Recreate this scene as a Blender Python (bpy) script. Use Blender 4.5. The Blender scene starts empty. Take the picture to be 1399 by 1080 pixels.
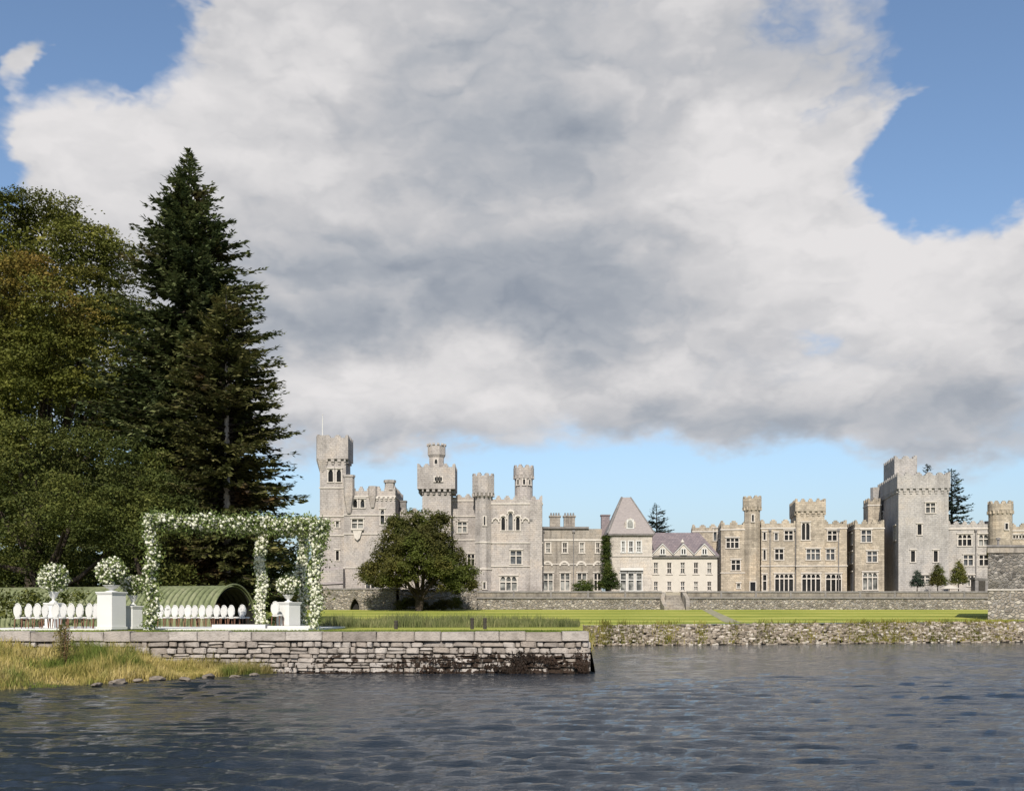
import bpy, bmesh, math, random
import numpy as np
from math import radians as R, pi, sin, cos

sc = bpy.context.scene
col = sc.collection
# ------------------------------------------------------------------ camera
F, CX, HY, CZ = 1500.0, 699.5, 841.0, 2.2          # focal length and horizon in photograph pixels, eye height
cd = bpy.data.cameras.new('camera'); cam = bpy.data.objects.new('camera', cd); col.objects.link(cam)
cam.location = (0, 0, CZ); cam.rotation_euler = (R(90), 0, 0)
cd.sensor_width = 36; cd.lens = 36 * F / 1399; cd.shift_y = (HY - 540) / 1399
cd.clip_start = .1; cd.clip_end = 5000
sc.camera = cam
# ------------------------------------------------------------------ exposure
sc.view_settings.view_transform = 'Standard'; sc.view_settings.look = 'None'
sc.view_settings.exposure = 0.45; sc.view_settings.gamma = 1; sc.view_settings.use_curve_mapping = False
sc.render.engine = 'CYCLES'; sc.cycles.max_bounces = 6; sc.cycles.diffuse_bounces = 3
sc.cycles.use_denoising = True
# ------------------------------------------------------------------ sun
SUN_EL, SUN_AZ = 37.0, 183.5        # azimuth clockwise from +Y: behind the camera, a little to its left
sl = bpy.data.lights.new('sun', 'SUN'); sl.energy = 4.6; sl.angle = R(.53); sl.color = (1, .93, .82)
sun = bpy.data.objects.new('sun', sl); col.objects.link(sun)
sun.rotation_euler = (R(90 - SUN_EL), 0, R(180 - SUN_AZ)); sun.location = (0, -20, 60)
# ------------------------------------------------------------------ sky with clouds
world = bpy.data.worlds.new('World'); sc.world = world; world.use_nodes = True
def azel(px, py):
    dx = px - CX
    return math.atan2(dx, F), math.atan2(HY - py, math.hypot(F, dx))
def build_sky():
    nt = world.node_tree; N = nt.nodes; L = nt.links; N.clear()
    def nd(t, **k):
        n = N.new(t)
        for a, b in k.items(): setattr(n, a, b)
        return n
    def put(s, v):
        if isinstance(v, bpy.types.NodeSocket): L.new(v, s)
        else: s.default_value = v
    def ma(op, a, b=0.0, c=0.0):
        n = nd('ShaderNodeMath', operation=op); put(n.inputs[0], a); put(n.inputs[1], b); put(n.inputs[2], c); return n.outputs[0]
    def vm(op, a, b=(0, 0, 0)):
        n = nd('ShaderNodeVectorMath', operation=op); put(n.inputs[0], a); put(n.inputs[1], b); return n
    def ss(v, a, b, lo=0.0, hi=1.0):
        n = nd('ShaderNodeMapRange', interpolation_type='SMOOTHSTEP'); put(n.inputs[0], v)
        n.inputs[1].default_value = a; n.inputs[2].default_value = b; n.inputs[3].default_value = lo; n.inputs[4].default_value = hi
        return n.outputs[0]
    tc = nd('ShaderNodeTexCoord'); d = tc.outputs['Generated']
    sep = nd('ShaderNodeSeparateXYZ'); L.new(d, sep.inputs[0])
    az = ma('ARCTAN2', sep.outputs[0], sep.outputs[1]); el = ma('ARCSINE', sep.outputs[2])
    p = vm('MULTIPLY', d, (1, 1, 1.7)).outputs[0]
    def noise(vec, sc_, det, rough, dist=0.0):
        n = nd('ShaderNodeTexNoise'); L.new(vec, n.inputs['Vector']); n.inputs['Scale'].default_value = sc_
        n.inputs['Detail'].default_value = det; n.inputs['Roughness'].default_value = rough; n.inputs['Distortion'].default_value = dist
        return n.outputs[0]
    def billow(vec, sc_):                                # heaped lumps with creases between them, in two sizes
        n1 = ma('ABSOLUTE', ma('MULTIPLY_ADD', noise(vec, sc_, 1, .5), 2.0, -1.0)); n2 = ma('ABSOLUTE', ma('MULTIPLY_ADD', noise(vec, sc_ * 2.3, 2, .5), 2.0, -1.0))
        return ma('ADD', ma('MULTIPLY', n1, 1.1), ma('MULTIPLY', n2, .75))
    wv = nd('ShaderNodeTexNoise'); L.new(p, wv.inputs['Vector']); wv.inputs['Scale'].default_value = 7; wv.inputs['Detail'].default_value = 5; wv.inputs['Roughness'].default_value = .6
    wc = vm('SUBTRACT', wv.outputs['Color'], (.5, .5, .5)).outputs[0]
    q = vm('ADD', p, vm('MULTIPLY', wc, (.14, .14, .14)).outputs[0]).outputs[0]
    q2 = vm('ADD', q, (.004, 0, .030)).outputs[0]
    big = noise(p, 3.4, 4, .55, .2)
    bl = billow(q, 7.0); bl2 = billow(q2, 7.0); soft = noise(vm('MULTIPLY', p, (1, 1, 1.8)).outputs[0], 4.2, 5, .55, .3); fine = noise(q, 22, 4, .6, .3)
    ae = nd('ShaderNodeCombineXYZ'); L.new(az, ae.inputs[0]); L.new(el, ae.inputs[1])
    aew = vm('ADD', ae.outputs[0], vm('MULTIPLY', wc, (.14, .10, 0)).outputs[0]).outputs[0]
    def blobs(lst):
        tot = None
        for (px, py, rx, ry, w) in lst:
            a, e = azel(px, py)
            v = vm('SUBTRACT', aew, (a, e, 0)).outputs[0]
            v = vm('DIVIDE', v, (rx / F, ry / F, 1)).outputs[0]
            ln = vm('LENGTH', v).outputs['Value']
            b = ss(ln, 0.0, 1.9, w, 0.0)
            tot = b if tot is None else ma('ADD', tot, b)
        return tot
    cover = blobs([(80, 10, 170, 80, -1.25), (-30, 150, 80, 80, -.6), (0, 250, 55, 60, -.45), (1410, 80, 165, 150, -1.35), (1300, 225, 80, 62, -.9),
                   (700, 722, 900, 75, -1.5), (480, 625, 120, 30, -.2), (760, 600, 60, 25, -.35), (1390, 560, 50, 40, -.35), (1000, 640, 300, 22, -.3),
                   (28, 90, 22, 34, 1.0), (1300, 128, 50, 12, .75), (1215, 150, 50, 50, .35), (262, 25, 40, 40, .35),
                   (620, 270, 620, 300, .90), (1330, 430, 160, 120, .6), (1150, 570, 330, 45, .45), (560, 550, 230, 55, .35), (500, 600, 150, 34, .55), (1290, 605, 130, 30, .4)])
    c = ma('ADD', ma('MULTIPLY_ADD', big, 1.5, -.72), cover)
    c = ma('ADD', c, ma('MULTIPLY_ADD', bl, .55, -.20)); c = ma('ADD', c, ma('MULTIPLY_ADD', fine, .30, -.15))
    mlow = ss(c, -.45, .62); mhigh = ss(c, -.05, .36); fe = ss(el, .13, .27)
    mask = ma('ADD', ma('MULTIPLY', mhigh, fe), ma('MULTIPLY', mlow, ma('SUBTRACT', 1.0, fe)))
    rel = ma('MULTIPLY', ma('SUBTRACT', bl, bl2), .50)
    shade = blobs([(180, 150, 140, 75, .26), (130, 258, 110, 70, .36), (330, 95, 130, 90, .28), (430, 45, 70, 60, .2), (1050, 250, 130, 80, .36), (1120, 335, 120, 70, .36), (950, 200, 110, 50, .18), (1250, 405, 120, 55, .3), (1330, 330, 130, 65, .32), (1300, 485, 150, 60, .26), (930, 500, 95, 50, .28), (600, 540, 190, 48, .46), (440, 555, 70, 45, .3), (700, 478, 60, 30, .28), (430, 250, 120, 60, .12),
                   (660, 150, 150, 90, -.28), (800, 205, 90, 50, -.22), (560, 405, 230, 52, -.44), (440, 468, 90, 36, -.36), (760, 425, 120, 60, -.28), (860, 562, 110, 32, -.24), (1010, 582, 200, 28, -.20), (1200, 572, 200, 38, -.14), (1330, 545, 100, 40, -.16), (830, 330, 160, 50, -.10), (480, 598, 100, 22, -.22)])
    s = ma('ADD', ma('ADD', .535, rel), ma('ADD', shade, ma('MULTIPLY_ADD', soft, .52, -.26)))
    s = ma('ADD', s, ma('ADD', ma('MULTIPLY_ADD', bl, .20, -.09), ma('MULTIPLY_ADD', fine, .14, -.07)))
    s = ma('MULTIPLY_ADD', ma('ADD', s, ss(c, .0, .5, .10, 0.0)), .76, .155)
    rp = nd('ShaderNodeValToRGB'); L.new(s, rp.inputs[0]); e_ = rp.color_ramp.elements
    K = 7.05
    e_[0].position = 0.0; e_[0].color = (.29, .325, .385, 1)
    e_[1].position = 1.0; e_[1].color = (.78, .76, .762, 1)
    for ps, cc_ in ((.3, (.41, .435, .48)), (.58, (.565, .565, .585)), (.82, (.70, .688, .695))): x = e_.new(ps); x.color = (*cc_, 1)
    cl = vm('SCALE', rp.outputs[0]); cl.inputs['Scale'].default_value = K
    sk = nd('ShaderNodeTexSky', sky_type='NISHITA'); sk.sun_disc = False
    sk.sun_elevation = R(SUN_EL); sk.sun_rotation = R(SUN_AZ); sk.air_density = 1.0; sk.dust_density = .8; sk.ozone_density = 2.6; sk.altitude = 20
    mx = nd('ShaderNodeMix', data_type='RGBA'); L.new(mask, mx.inputs[0]); L.new(sk.outputs[0], mx.inputs[6]); L.new(cl.outputs[0], mx.inputs[7])
    hz = nd('ShaderNodeMix', data_type='RGBA'); L.new(ss(el, .0, .20, .72, 0.0), hz.inputs[0]); L.new(mx.outputs[2], hz.inputs[6]); hz.inputs[7].default_value = (.42 * K, .52 * K, .64 * K, 1)   # low haze all round the horizon
    bg = nd('ShaderNodeBackground'); L.new(hz.outputs[2], bg.inputs[0]); bg.inputs[1].default_value = .104
    out = nd('ShaderNodeOutputWorld'); L.new(bg.outputs[0], out.inputs[0])
build_sky()

# ================================================================== helpers
rng = np.random.default_rng(7); random.seed(7)
def at(px, py, D):
    return np.array(((px - CX) / F * D, D, CZ - (py - HY) / F * D))
def tag(o, label=None, cat=None, group=None, kind=None):
    if label: o['label'] = label
    if cat: o['category'] = cat
    if group: o['group'] = group
    if kind: o['kind'] = kind
    return o
def empty(name, loc, rz=0, parent=None):
    o = bpy.data.objects.new(name, None); col.objects.link(o); o.location = loc; o.rotation_euler = (0, 0, rz)
    o.empty_display_size = .3; o.parent = parent
    return o
def link(name, me, mat=None, parent=None, loc=None, rz=None):
    o = bpy.data.objects.new(name, me); col.objects.link(o)
    if mat and not me.materials: me.materials.append(mat)
    if parent: o.parent = parent
    if loc is not None: o.location = loc
    if rz is not None: o.rotation_euler = (0, 0, rz)
    return o
class MB:
    def __init__(s): s.v = []; s.f = []
    def box(s, x0, x1, y0, y1, z0, z1):
        b = len(s.v)
        s.v += [(x0, y0, z0), (x1, y0, z0), (x1, y1, z0), (x0, y1, z0), (x0, y0, z1), (x1, y0, z1), (x1, y1, z1), (x0, y1, z1)]
        s.f += [tuple(b + i for i in q) for q in ((0, 3, 2, 1), (4, 5, 6, 7), (0, 1, 5, 4), (1, 2, 6, 5), (2, 3, 7, 6), (3, 0, 4, 7))]
        return s
    def poly(s, pts):
        b = len(s.v); s.v += [tuple(p) for p in pts]; s.f.append(tuple(range(b, b + len(pts)))); return s
    def prism(s, pts, y0, y1):                      # outline in x,z (counter-clockwise seen from -y) pushed from y0 to y1
        b = len(s.v); n = len(pts)
        s.v += [(x, y0, z) for x, z in pts] + [(x, y1, z) for x, z in pts]
        s.f.append(tuple(range(b, b + n))); s.f.append(tuple(range(b + 2 * n - 1, b + n - 1, -1)))
        for i in range(n):
            j = (i + 1) % n; s.f.append((b + i, b + n + i, b + n + j, b + j))
        return s
    def lathe(s, prof, n=16, cx=0, cy=0, ph=0.0, cap=True):
        b = len(s.v)
        for r, z in prof:
            for k in range(n):
                a = ph + 2 * pi * k / n; s.v.append((cx + r * cos(a), cy + r * sin(a), z))
        for i in range(len(prof) - 1):
            for k in range(n):
                k2 = (k + 1) % n; s.f.append((b + i * n + k, b + i * n + k2, b + (i + 1) * n + k2, b + (i + 1) * n + k))
        if cap:
            s.f.append(tuple(b + k for k in range(n - 1, -1, -1))); t = b + (len(prof) - 1) * n; s.f.append(tuple(t + k for k in range(n)))
        return s
    def tube(s, pts, rad, n=7):
        pts = [np.array(p, float) for p in pts]; b = len(s.v)
        for i, p in enumerate(pts):
            d = pts[min(i + 1, len(pts) - 1)] - pts[max(i - 1, 0)]; d /= (np.linalg.norm(d) + 1e-9)
            a = np.cross(d, (0, 0, 1) if abs(d[2]) < .9 else (1, 0, 0)); a /= np.linalg.norm(a); c = np.cross(d, a)
            r = rad[i] if hasattr(rad, '__len__') else rad
            for k in range(n):
                t = 2 * pi * k / n; s.v.append(tuple(p + r * (cos(t) * a + sin(t) * c)))
        for i in range(len(pts) - 1):
            for k in range(n):
                k2 = (k + 1) % n; s.f.append((b + i * n + k, b + (i + 1) * n + k, b + (i + 1) * n + k2, b + i * n + k2))
        e = b + (len(pts) - 1) * n; s.f.append(tuple(e + k for k in range(n)))
        return s
    def mesh(s, name, smooth=False):
        me = bpy.data.meshes.new(name); me.from_pydata(s.v, [], s.f); me.update()
        if smooth: me.polygons.foreach_set('use_smooth', [True] * len(me.polygons))
        return me
    def build(s, name, mat, parent=None, smooth=False, loc=None):
        return link(name, s.mesh(name, smooth), mat, parent, loc)
def npmesh(name, V, Fc, smooth=False):              # V (n,3), Fc (m,k)
    me = bpy.data.meshes.new(name); k = Fc.shape[1]
    me.vertices.add(len(V)); me.vertices.foreach_set('co', np.ascontiguousarray(V, np.float32).ravel())
    me.loops.add(Fc.size); me.loops.foreach_set('vertex_index', np.ascontiguousarray(Fc, np.int32).ravel())
    me.polygons.add(len(Fc)); me.polygons.foreach_set('loop_start', np.arange(0, Fc.size, k, dtype=np.int32))
    me.polygons.foreach_set('loop_total', np.full(len(Fc), k, np.int32))
    if smooth: me.polygons.foreach_set('use_smooth', np.ones(len(Fc), bool))
    me.update(calc_edges=True); me.validate()
    return me
def unit(a): return a / (np.linalg.norm(a, axis=-1, keepdims=True) + 1e-9)
def leaf_quads(P, T, Nn, Lg, Wd):                   # diamond leaves: centre, long axis, normal, length, width
    T = unit(T); B = unit(np.cross(Nn, T)); Lg = np.asarray(Lg).reshape(-1, 1); Wd = np.asarray(Wd).reshape(-1, 1)
    V = np.stack([P - T * Lg * .5, P + B * Wd * .5 - T * Lg * .05, P + T * Lg * .5, P - B * Wd * .5 - T * Lg * .05], 1).reshape(-1, 3)
    return V, np.arange(len(V)).reshape(-1, 4)
def scatter(tv, tf, P, S, rand=True, rg=rng):       # copies of a small template at P, size S, spun at random
    n = len(P); tv = np.asarray(tv, float)
    if rand:
        q = unit(rg.normal(size=(n, 4))); w, x, y, z = q.T
        M = np.stack([1 - 2 * (y * y + z * z), 2 * (x * y - z * w), 2 * (x * z + y * w), 2 * (x * y + z * w), 1 - 2 * (x * x + z * z), 2 * (y * z - x * w),
                      2 * (x * z - y * w), 2 * (y * z + x * w), 1 - 2 * (x * x + y * y)], 1).reshape(n, 3, 3)
        V = np.einsum('nij,kj->nki', M, tv)
    else: V = np.repeat(tv[None], n, 0)
    S = np.asarray(S, float); S = S.reshape(n, 1, -1)
    V = V * S + P[:, None, :]
    Fc = (np.asarray(tf)[None] + (np.arange(n) * len(tv))[:, None, None]).reshape(-1, len(tf[0]))
    return V.reshape(-1, 3), Fc
def ico(sub=1):
    bm = bmesh.new(); bmesh.ops.create_icosphere(bm, subdivisions=sub, radius=1); bm.verts.ensure_lookup_table()
    v = np.array([q.co[:] for q in bm.verts]); f = np.array([[w.index for w in p.verts] for p in bm.faces]); bm.free()
    return v, f
OCT = (np.array([(1, 0, 0), (-1, 0, 0), (0, 1, 0), (0, -1, 0), (0, 0, 1), (0, 0, -1)], float),
       np.array([(0, 2, 4), (2, 1, 4), (1, 3, 4), (3, 0, 4), (2, 0, 5), (1, 2, 5), (3, 1, 5), (0, 3, 5)]))

# ================================================================== materials
class Mat:
    def __init__(s, name):
        s.m = bpy.data.materials.new(name); s.m.use_nodes = True; s.nt = s.m.node_tree; s.b = s.nt.nodes['Principled BSDF']
        s.out = s.nt.nodes['Material Output']
    def n(s, t, **k):
        x = s.nt.nodes.new(t)
        for a, b in k.items(): setattr(x, a, b)
        return x
    def l(s, a, b): s.nt.links.new(a, b)
    def pos(s, scale=(1, 1, 1), obj=False):
        if obj: o = s.n('ShaderNodeTexCoord').outputs['Object']
        else: o = s.n('ShaderNodeNewGeometry').outputs['Position']
        v = s.n('ShaderNodeVectorMath', operation='MULTIPLY'); s.l(o, v.inputs[0]); v.inputs[1].default_value = scale
        return v.outputs[0]
    def noise(s, vec, scale, det=4, rough=.55, dist=0):
        x = s.n('ShaderNodeTexNoise'); s.l(vec, x.inputs['Vector']); x.inputs['Scale'].default_value = scale
        x.inputs['Detail'].default_value = det; x.inputs['Roughness'].default_value = rough; x.inputs['Distortion'].default_value = dist
        return x.outputs[0]
    def ramp(s, fac, stops, const=False):
        r = s.n('ShaderNodeValToRGB'); s.l(fac, r.inputs[0]); e = r.color_ramp.elements
        if const: r.color_ramp.interpolation = 'CONSTANT'
        while len(e) > 1: e.remove(e[-1])
        e[0].position = stops[0][0]; e[0].color = (*stops[0][1], 1)
        for p, c in stops[1:]:
            q = e.new(p); q.color = (*c, 1)
        return r.outputs[0]
    def mix(s, fac, a, b, blend='MIX'):
        x = s.n('ShaderNodeMix', data_type='RGBA', blend_type=blend)
        for sock, v in ((x.inputs[0], fac), (x.inputs[6], a), (x.inputs[7], b)):
            if isinstance(v, bpy.types.NodeSocket): s.l(v, sock)
            elif isinstance(v, tuple): sock.default_value = (*v, 1)
            else: sock.default_value = v
        return x.outputs[2]
    def math(s, op, a, b=0.0):
        x = s.n('ShaderNodeMath', operation=op)
        for sock, v in ((x.inputs[0], a), (x.inputs[1], b)):
            if isinstance(v, bpy.types.NodeSocket): s.l(v, sock)
            else: sock.default_value = v
        return x.outputs[0]
    def ss(s, v, a, b, lo=0., hi=1.):
        n = s.n('ShaderNodeMapRange', interpolation_type='SMOOTHSTEP'); s.l(v, n.inputs[0])
        for i, q in enumerate((a, b, lo, hi)): n.inputs[i + 1].default_value = q
        return n.outputs[0]
    def bump(s, h, strength=.5, dist=.05):
        b = s.n('ShaderNodeBump'); b.inputs['Strength'].default_value = strength; b.inputs['Distance'].default_value = dist
        s.l(h, b.inputs['Height']); s.l(b.outputs[0], s.b.inputs['Normal']); return b
    def colour(s, c, rough=.8, spec=.3):
        if isinstance(c, bpy.types.NodeSocket): s.l(c, s.b.inputs['Base Color'])
        else: s.b.inputs['Base Color'].default_value = (*c, 1)
        s.b.inputs['Roughness'].default_value = rough; s.b.inputs['Specular IOR Level'].default_value = spec
        return s
def sc3(c, k): return tuple(min(1, x * k) for x in c)
def stone_mat(name, c, course=.27, bw=.52, contrast=.16, streak=.5):
    m = Mat(name); g = m.n('ShaderNodeNewGeometry').outputs['Position']
    sp = m.n('ShaderNodeSeparateXYZ'); m.l(g, sp.inputs[0])
    u = m.math('ADD', sp.outputs[0], m.math('MULTIPLY', sp.outputs[1], .97))
    cv = m.n('ShaderNodeCombineXYZ'); m.l(u, cv.inputs[0]); m.l(sp.outputs[2], cv.inputs[1])
    bk = m.n('ShaderNodeTexBrick'); m.l(cv.outputs[0], bk.inputs['Vector'])
    bk.inputs['Scale'].default_value = 1; bk.inputs['Brick Width'].default_value = bw; bk.inputs['Row Height'].default_value = course
    bk.inputs['Mortar Size'].default_value = .022; bk.inputs['Bias'].default_value = .1
    bk.inputs['Color1'].default_value = (*sc3(c, 1 - contrast), 1); bk.inputs['Color2'].default_value = (*sc3(c, 1 + contrast * .7), 1)
    bk.inputs['Mortar'].default_value = (*sc3(c, .87), 1)
    n1 = m.noise(m.pos(), .28, 7, .68); n2 = m.noise(m.pos((1.5, 1.5, .14)), .9, 6, .65); n3 = m.noise(m.pos(), 5, 4, .6)
    w = m.mix(1.0, bk.outputs['Color'], m.ramp(n1, [(.28, (.64, .63, .62)), (.5, (1, 1, 1)), (.72, (1.18, 1.10, 1.0))]), 'MULTIPLY')
    w = m.mix(streak, w, m.ramp(n2, [(.3, (.50, .49, .49)), (.5, (1, 1, 1)), (.75, (1.08, 1.05, 1))]), 'MULTIPLY')
    w = m.mix(.7, w, m.ramp(n3, [(.3, (.66, .66, .67)), (.6, (1.06, 1.06, 1.06))]), 'MULTIPLY')
    n4 = m.noise(m.pos(), .9, 8, .7); w = m.mix(m.ss(n4, .56, .70, 0, .55), w, sc3(c, .52))
    m.colour(w, .9, .2)
    h = m.math('ADD', m.math('MULTIPLY', bk.outputs['Fac'], -.6), m.math('MULTIPLY', n3, 1.2))
    m.bump(h, .5, .07)
    return m.m
def rubble_mat(name, cols, scale=2.2, mortar=(.2, .19, .18), stain=0.0):
    m = Mat(name); p = m.pos((1, 1, 1.35))
    v = m.n('ShaderNodeTexVoronoi', feature='F1'); m.l(p, v.inputs['Vector']); v.inputs['Scale'].default_value = scale
    e = m.n('ShaderNodeTexVoronoi', feature='DISTANCE_TO_EDGE'); m.l(p, e.inputs['Vector']); e.inputs['Scale'].default_value = scale
    sp = m.n('ShaderNodeSeparateColor'); m.l(v.outputs['Color'], sp.inputs[0])
    c = m.ramp(sp.outputs[0], [(i / (len(cols) - 1), q) for i, q in enumerate(cols)])
    n = m.noise(m.pos(), .3, 5, .6); n3 = m.noise(m.pos(), 7, 4, .6)
    c = m.mix(.7, c, m.ramp(n3, [(.3, (.6, .6, .6)), (.65, (1.15, 1.15, 1.12))]), 'MULTIPLY')
    c = m.mix(m.ss(e.outputs['Distance'], .02, .09), mortar, c)
    c = m.mix(m.ss(n, .52, .72, 0, .55), c, (.11, .10, .075))
    m.colour(c, .95, .15); m.bump(m.math('ADD', m.ss(e.outputs['Distance'], 0, .2), m.math('MULTIPLY', n3, .5)), .9, .12)
    return m.m
def plain(name, c, rough=.8, var=.15, scale=6, spec=.3, bump=0):
    m = Mat(name); n = m.noise(m.pos(), scale, 5, .6)
    m.colour(m.ramp(n, [(.3, sc3(c, 1 - var)), (.7, sc3(c, 1 + var))]), rough, spec)
    if bump: m.bump(n, bump, .03)
    return m.m
def leaf_mat(name, stops, patch=None, trans=.25, scale=.35, k=1.0, vary=True):
    stops = [(a, sc3(c, k)) for a, c in stops]; m = Mat(name); g = m.n('ShaderNodeNewGeometry'); rnd = g.outputs['Random Per Island']
    n = m.noise(m.pos(), scale, 4, .6)
    f = m.math('ADD', m.math('MULTIPLY', rnd, .45), m.math('MULTIPLY', m.ss(n, .32, .68), .55))
    c = m.ramp(f, stops)
    if vary: c = m.mix(1.0, c, m.ramp(m.noise(m.pos(), .17, 3, .5), [(.36, (.60, .62, .62)), (.62, (1.16, 1.12, 1.05))]), 'MULTIPLY')
    if patch: c = m.mix(m.ss(m.noise(m.pos(), patch[1], 3, .5), patch[2], patch[2] + .14), c, m.ramp(rnd, [(0, sc3(patch[0], .6)), (1, sc3(patch[0], 1.3))]))
    m.colour(c, .65, .15)
    t = m.n('ShaderNodeBsdfTranslucent'); m.l(c, t.inputs[0]); mx = m.n('ShaderNodeMixShader'); mx.inputs[0].default_value = trans
    m.l(m.b.outputs[0], mx.inputs[1]); m.l(t.outputs[0], mx.inputs[2]); m.l(mx.outputs[0], m.out.inputs[0])
    return m.m
MT = {}
MT['pink'] = stone_mat('grey pink limestone', (.345, .318, .300), contrast=.08)
MT['tan'] = stone_mat('tan limestone', (.35, .305, .245), contrast=.24)
MT['grey'] = stone_mat('pale grey limestone', (.345, .328, .312), contrast=.07)
MT['render'] = stone_mat('smooth pale ashlar', (.42, .385, .345), .5, 1.2, .05, .35)
MT['weathered'] = stone_mat('weathered cut stone', (.27, .245, .215), .4, .9, .10, .95)
MT['cream'] = plain('cream painted wall', (.42, .39, .345), .85, .06, 1.5)
MT['dress'] = plain('dressed stone trim', (.45, .415, .375), .85, .14, 2.5)
MT['lead'] = plain('dark weathered coping', (.16, .15, .145), .8, .3, 2)
MT['white'] = plain('white paint', (.48, .475, .46), .5, .03, 3)
MT['slate'] = None
MT['dark'] = plain('painted interior shade', (.015, .014, .013), .9, .2)  # near-black base colour stands in for the darkness of unlit interiors
m = Mat('roof slate'); bk = m.n('ShaderNodeTexBrick'); g = m.pos(); sp = m.n('ShaderNodeSeparateXYZ'); m.l(g, sp.inputs[0])
cv = m.n('ShaderNodeCombineXYZ'); m.l(sp.outputs[0], cv.inputs[0]); m.l(sp.outputs[2], cv.inputs[1]); m.l(cv.outputs[0], bk.inputs['Vector'])
bk.inputs['Scale'].default_value = 1; bk.inputs['Brick Width'].default_value = .4; bk.inputs['Row Height'].default_value = .25; bk.inputs['Mortar Size'].default_value = .015
bk.inputs['Color1'].default_value = (.15, .125, .135, 1); bk.inputs['Color2'].default_value = (.20, .165, .17, 1); bk.inputs['Mortar'].default_value = (.08, .07, .08, 1)
m.colour(m.mix(.5, bk.outputs['Color'], m.ramp(m.noise(m.pos(), 1.2, 5), [(.3, (.75, .75, .75)), (.7, (1.2, 1.15, 1.1))]), 'MULTIPLY'), .6, .4); m.bump(bk.outputs['Fac'], -.5, .04); MT['slate'] = m.m
m = Mat('pale roof slate'); m.colour(m.ramp(m.noise(m.pos((1, 1, 3)), 2.5, 5, .6), [(.3, (.185, .162, .158)), (.7, (.25, .22, .21))]), .6, .4); MT['slate_pale'] = m.m
m = Mat('window glass'); m.colour(m.ramp(m.noise(m.pos(), .7, 2), [(.35, (.006, .006, .007)), (.7, (.022, .021, .02))]), .12, .3); MT['glass'] = m.m
m = Mat('window glass with blinds'); m.colour(m.ramp(m.noise(m.pos(), .9, 2), [(.4, (.06, .062, .06)), (.6, (.26, .26, .245))]), .15, .4); MT['glass_pale'] = m.m
m = Mat('window glass with painted sky sheen'); m.colour(m.ramp(m.noise(m.pos(), 1.1, 2), [(.35, (.02, .022, .026)), (.7, (.11, .115, .12))]), .06, .8); MT['glass_mid'] = m.m  # greyer base colour imitates a mid-bright sky reflection
MT['rubble'] = rubble_mat('rubble masonry', [(.11, .095, .08), (.32, .28, .235), (.19, .165, .135), (.44, .40, .345)], 2.6)
MT['rubble_big'] = rubble_mat('bastion rubble masonry', [(.06, .055, .05), (.24, .215, .19), (.11, .10, .09), (.36, .33, .30)], 2.6)
MT['bark'] = plain('bark', (.045, .036, .028), .95, .35, 6, .1, .8)
MT['bark_pale'] = plain('pale bark', (.42, .37, .32), .9, .45, 5, .1, .8)
MT['joint'] = plain('dark wall joints', (.045, .04, .034), .95, .4, 5)
MT['wood'] = plain('dark brown wood', (.12, .055, .03), .6, .3, 8)

# ================================================================== ground and water
HP = [(0, 1.55), (42, 1.58), (55, 1.62), (82, 1.5), (100, 1.85), (125, 2.5), (145, 3.05), (320, 3.1)]
def h(y): return float(np.interp(y, [a for a, _ in HP], [b for _, b in HP]))
def shore_y(x):                                     # water's edge of the near grass bank
    return float(np.interp(x, [-120, -60, -25, -15, -12, -9.3, -8.6], [20, 25, 29.5, 31.2, 35.8, 40.6, 41.9]))
def land_right(y):                                  # right-hand limit of the lawn
    if y <= 82: return .0645 * y
    return min(5.3 + (y - 82) / .32, 420)
m = Mat('mown lawn'); p = m.pos(); n1 = m.noise(p, .12, 5, .6); n2 = m.noise(p, 2.5, 5, .7)
wv = m.n('ShaderNodeTexWave', wave_type='BANDS', bands_direction='Y'); m.l(m.pos((.06, 1, 1)), wv.inputs['Vector']); wv.inputs['Scale'].default_value = .028; wv.inputs['Distortion'].default_value = 3.5; wv.inputs['Detail'].default_value = 3
f = m.math('ADD', m.math('MULTIPLY', n1, .5), m.math('MULTIPLY', n2, .35)); f = m.math('ADD', f, m.math('MULTIPLY', wv.outputs[0], .24))
m.colour(m.ramp(f, [(.34, (.14, .175, .03)), (.55, (.25, .27, .05)), (.75, (.39, .37, .10))]), .9, .1); m.bump(m.noise(p, 14, 3), .6, .04); MT['lawn'] = m.m
ys = sorted(set([42.3, 44, 47, 50, 55, 60, 66, 74, 82, 86, 90, 95, 100, 106, 112, 118, 125, 132, 138, 145, 170, 320]))
mb = MB(); NX = 60
for y in ys:
    xr = land_right(y)
    for i in range(NX + 1):
        t = i / NX; mb.v.append((-160 + (xr + 160) * t, y, h(y)))
for j in range(len(ys) - 1):
    for i in range(NX):
        a = j * (NX + 1) + i; mb.f.append((a, a + 1, a + NX + 2, a + NX + 1))
tag(mb.build('lawn', MT['lawn']), kind='structure')
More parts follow.
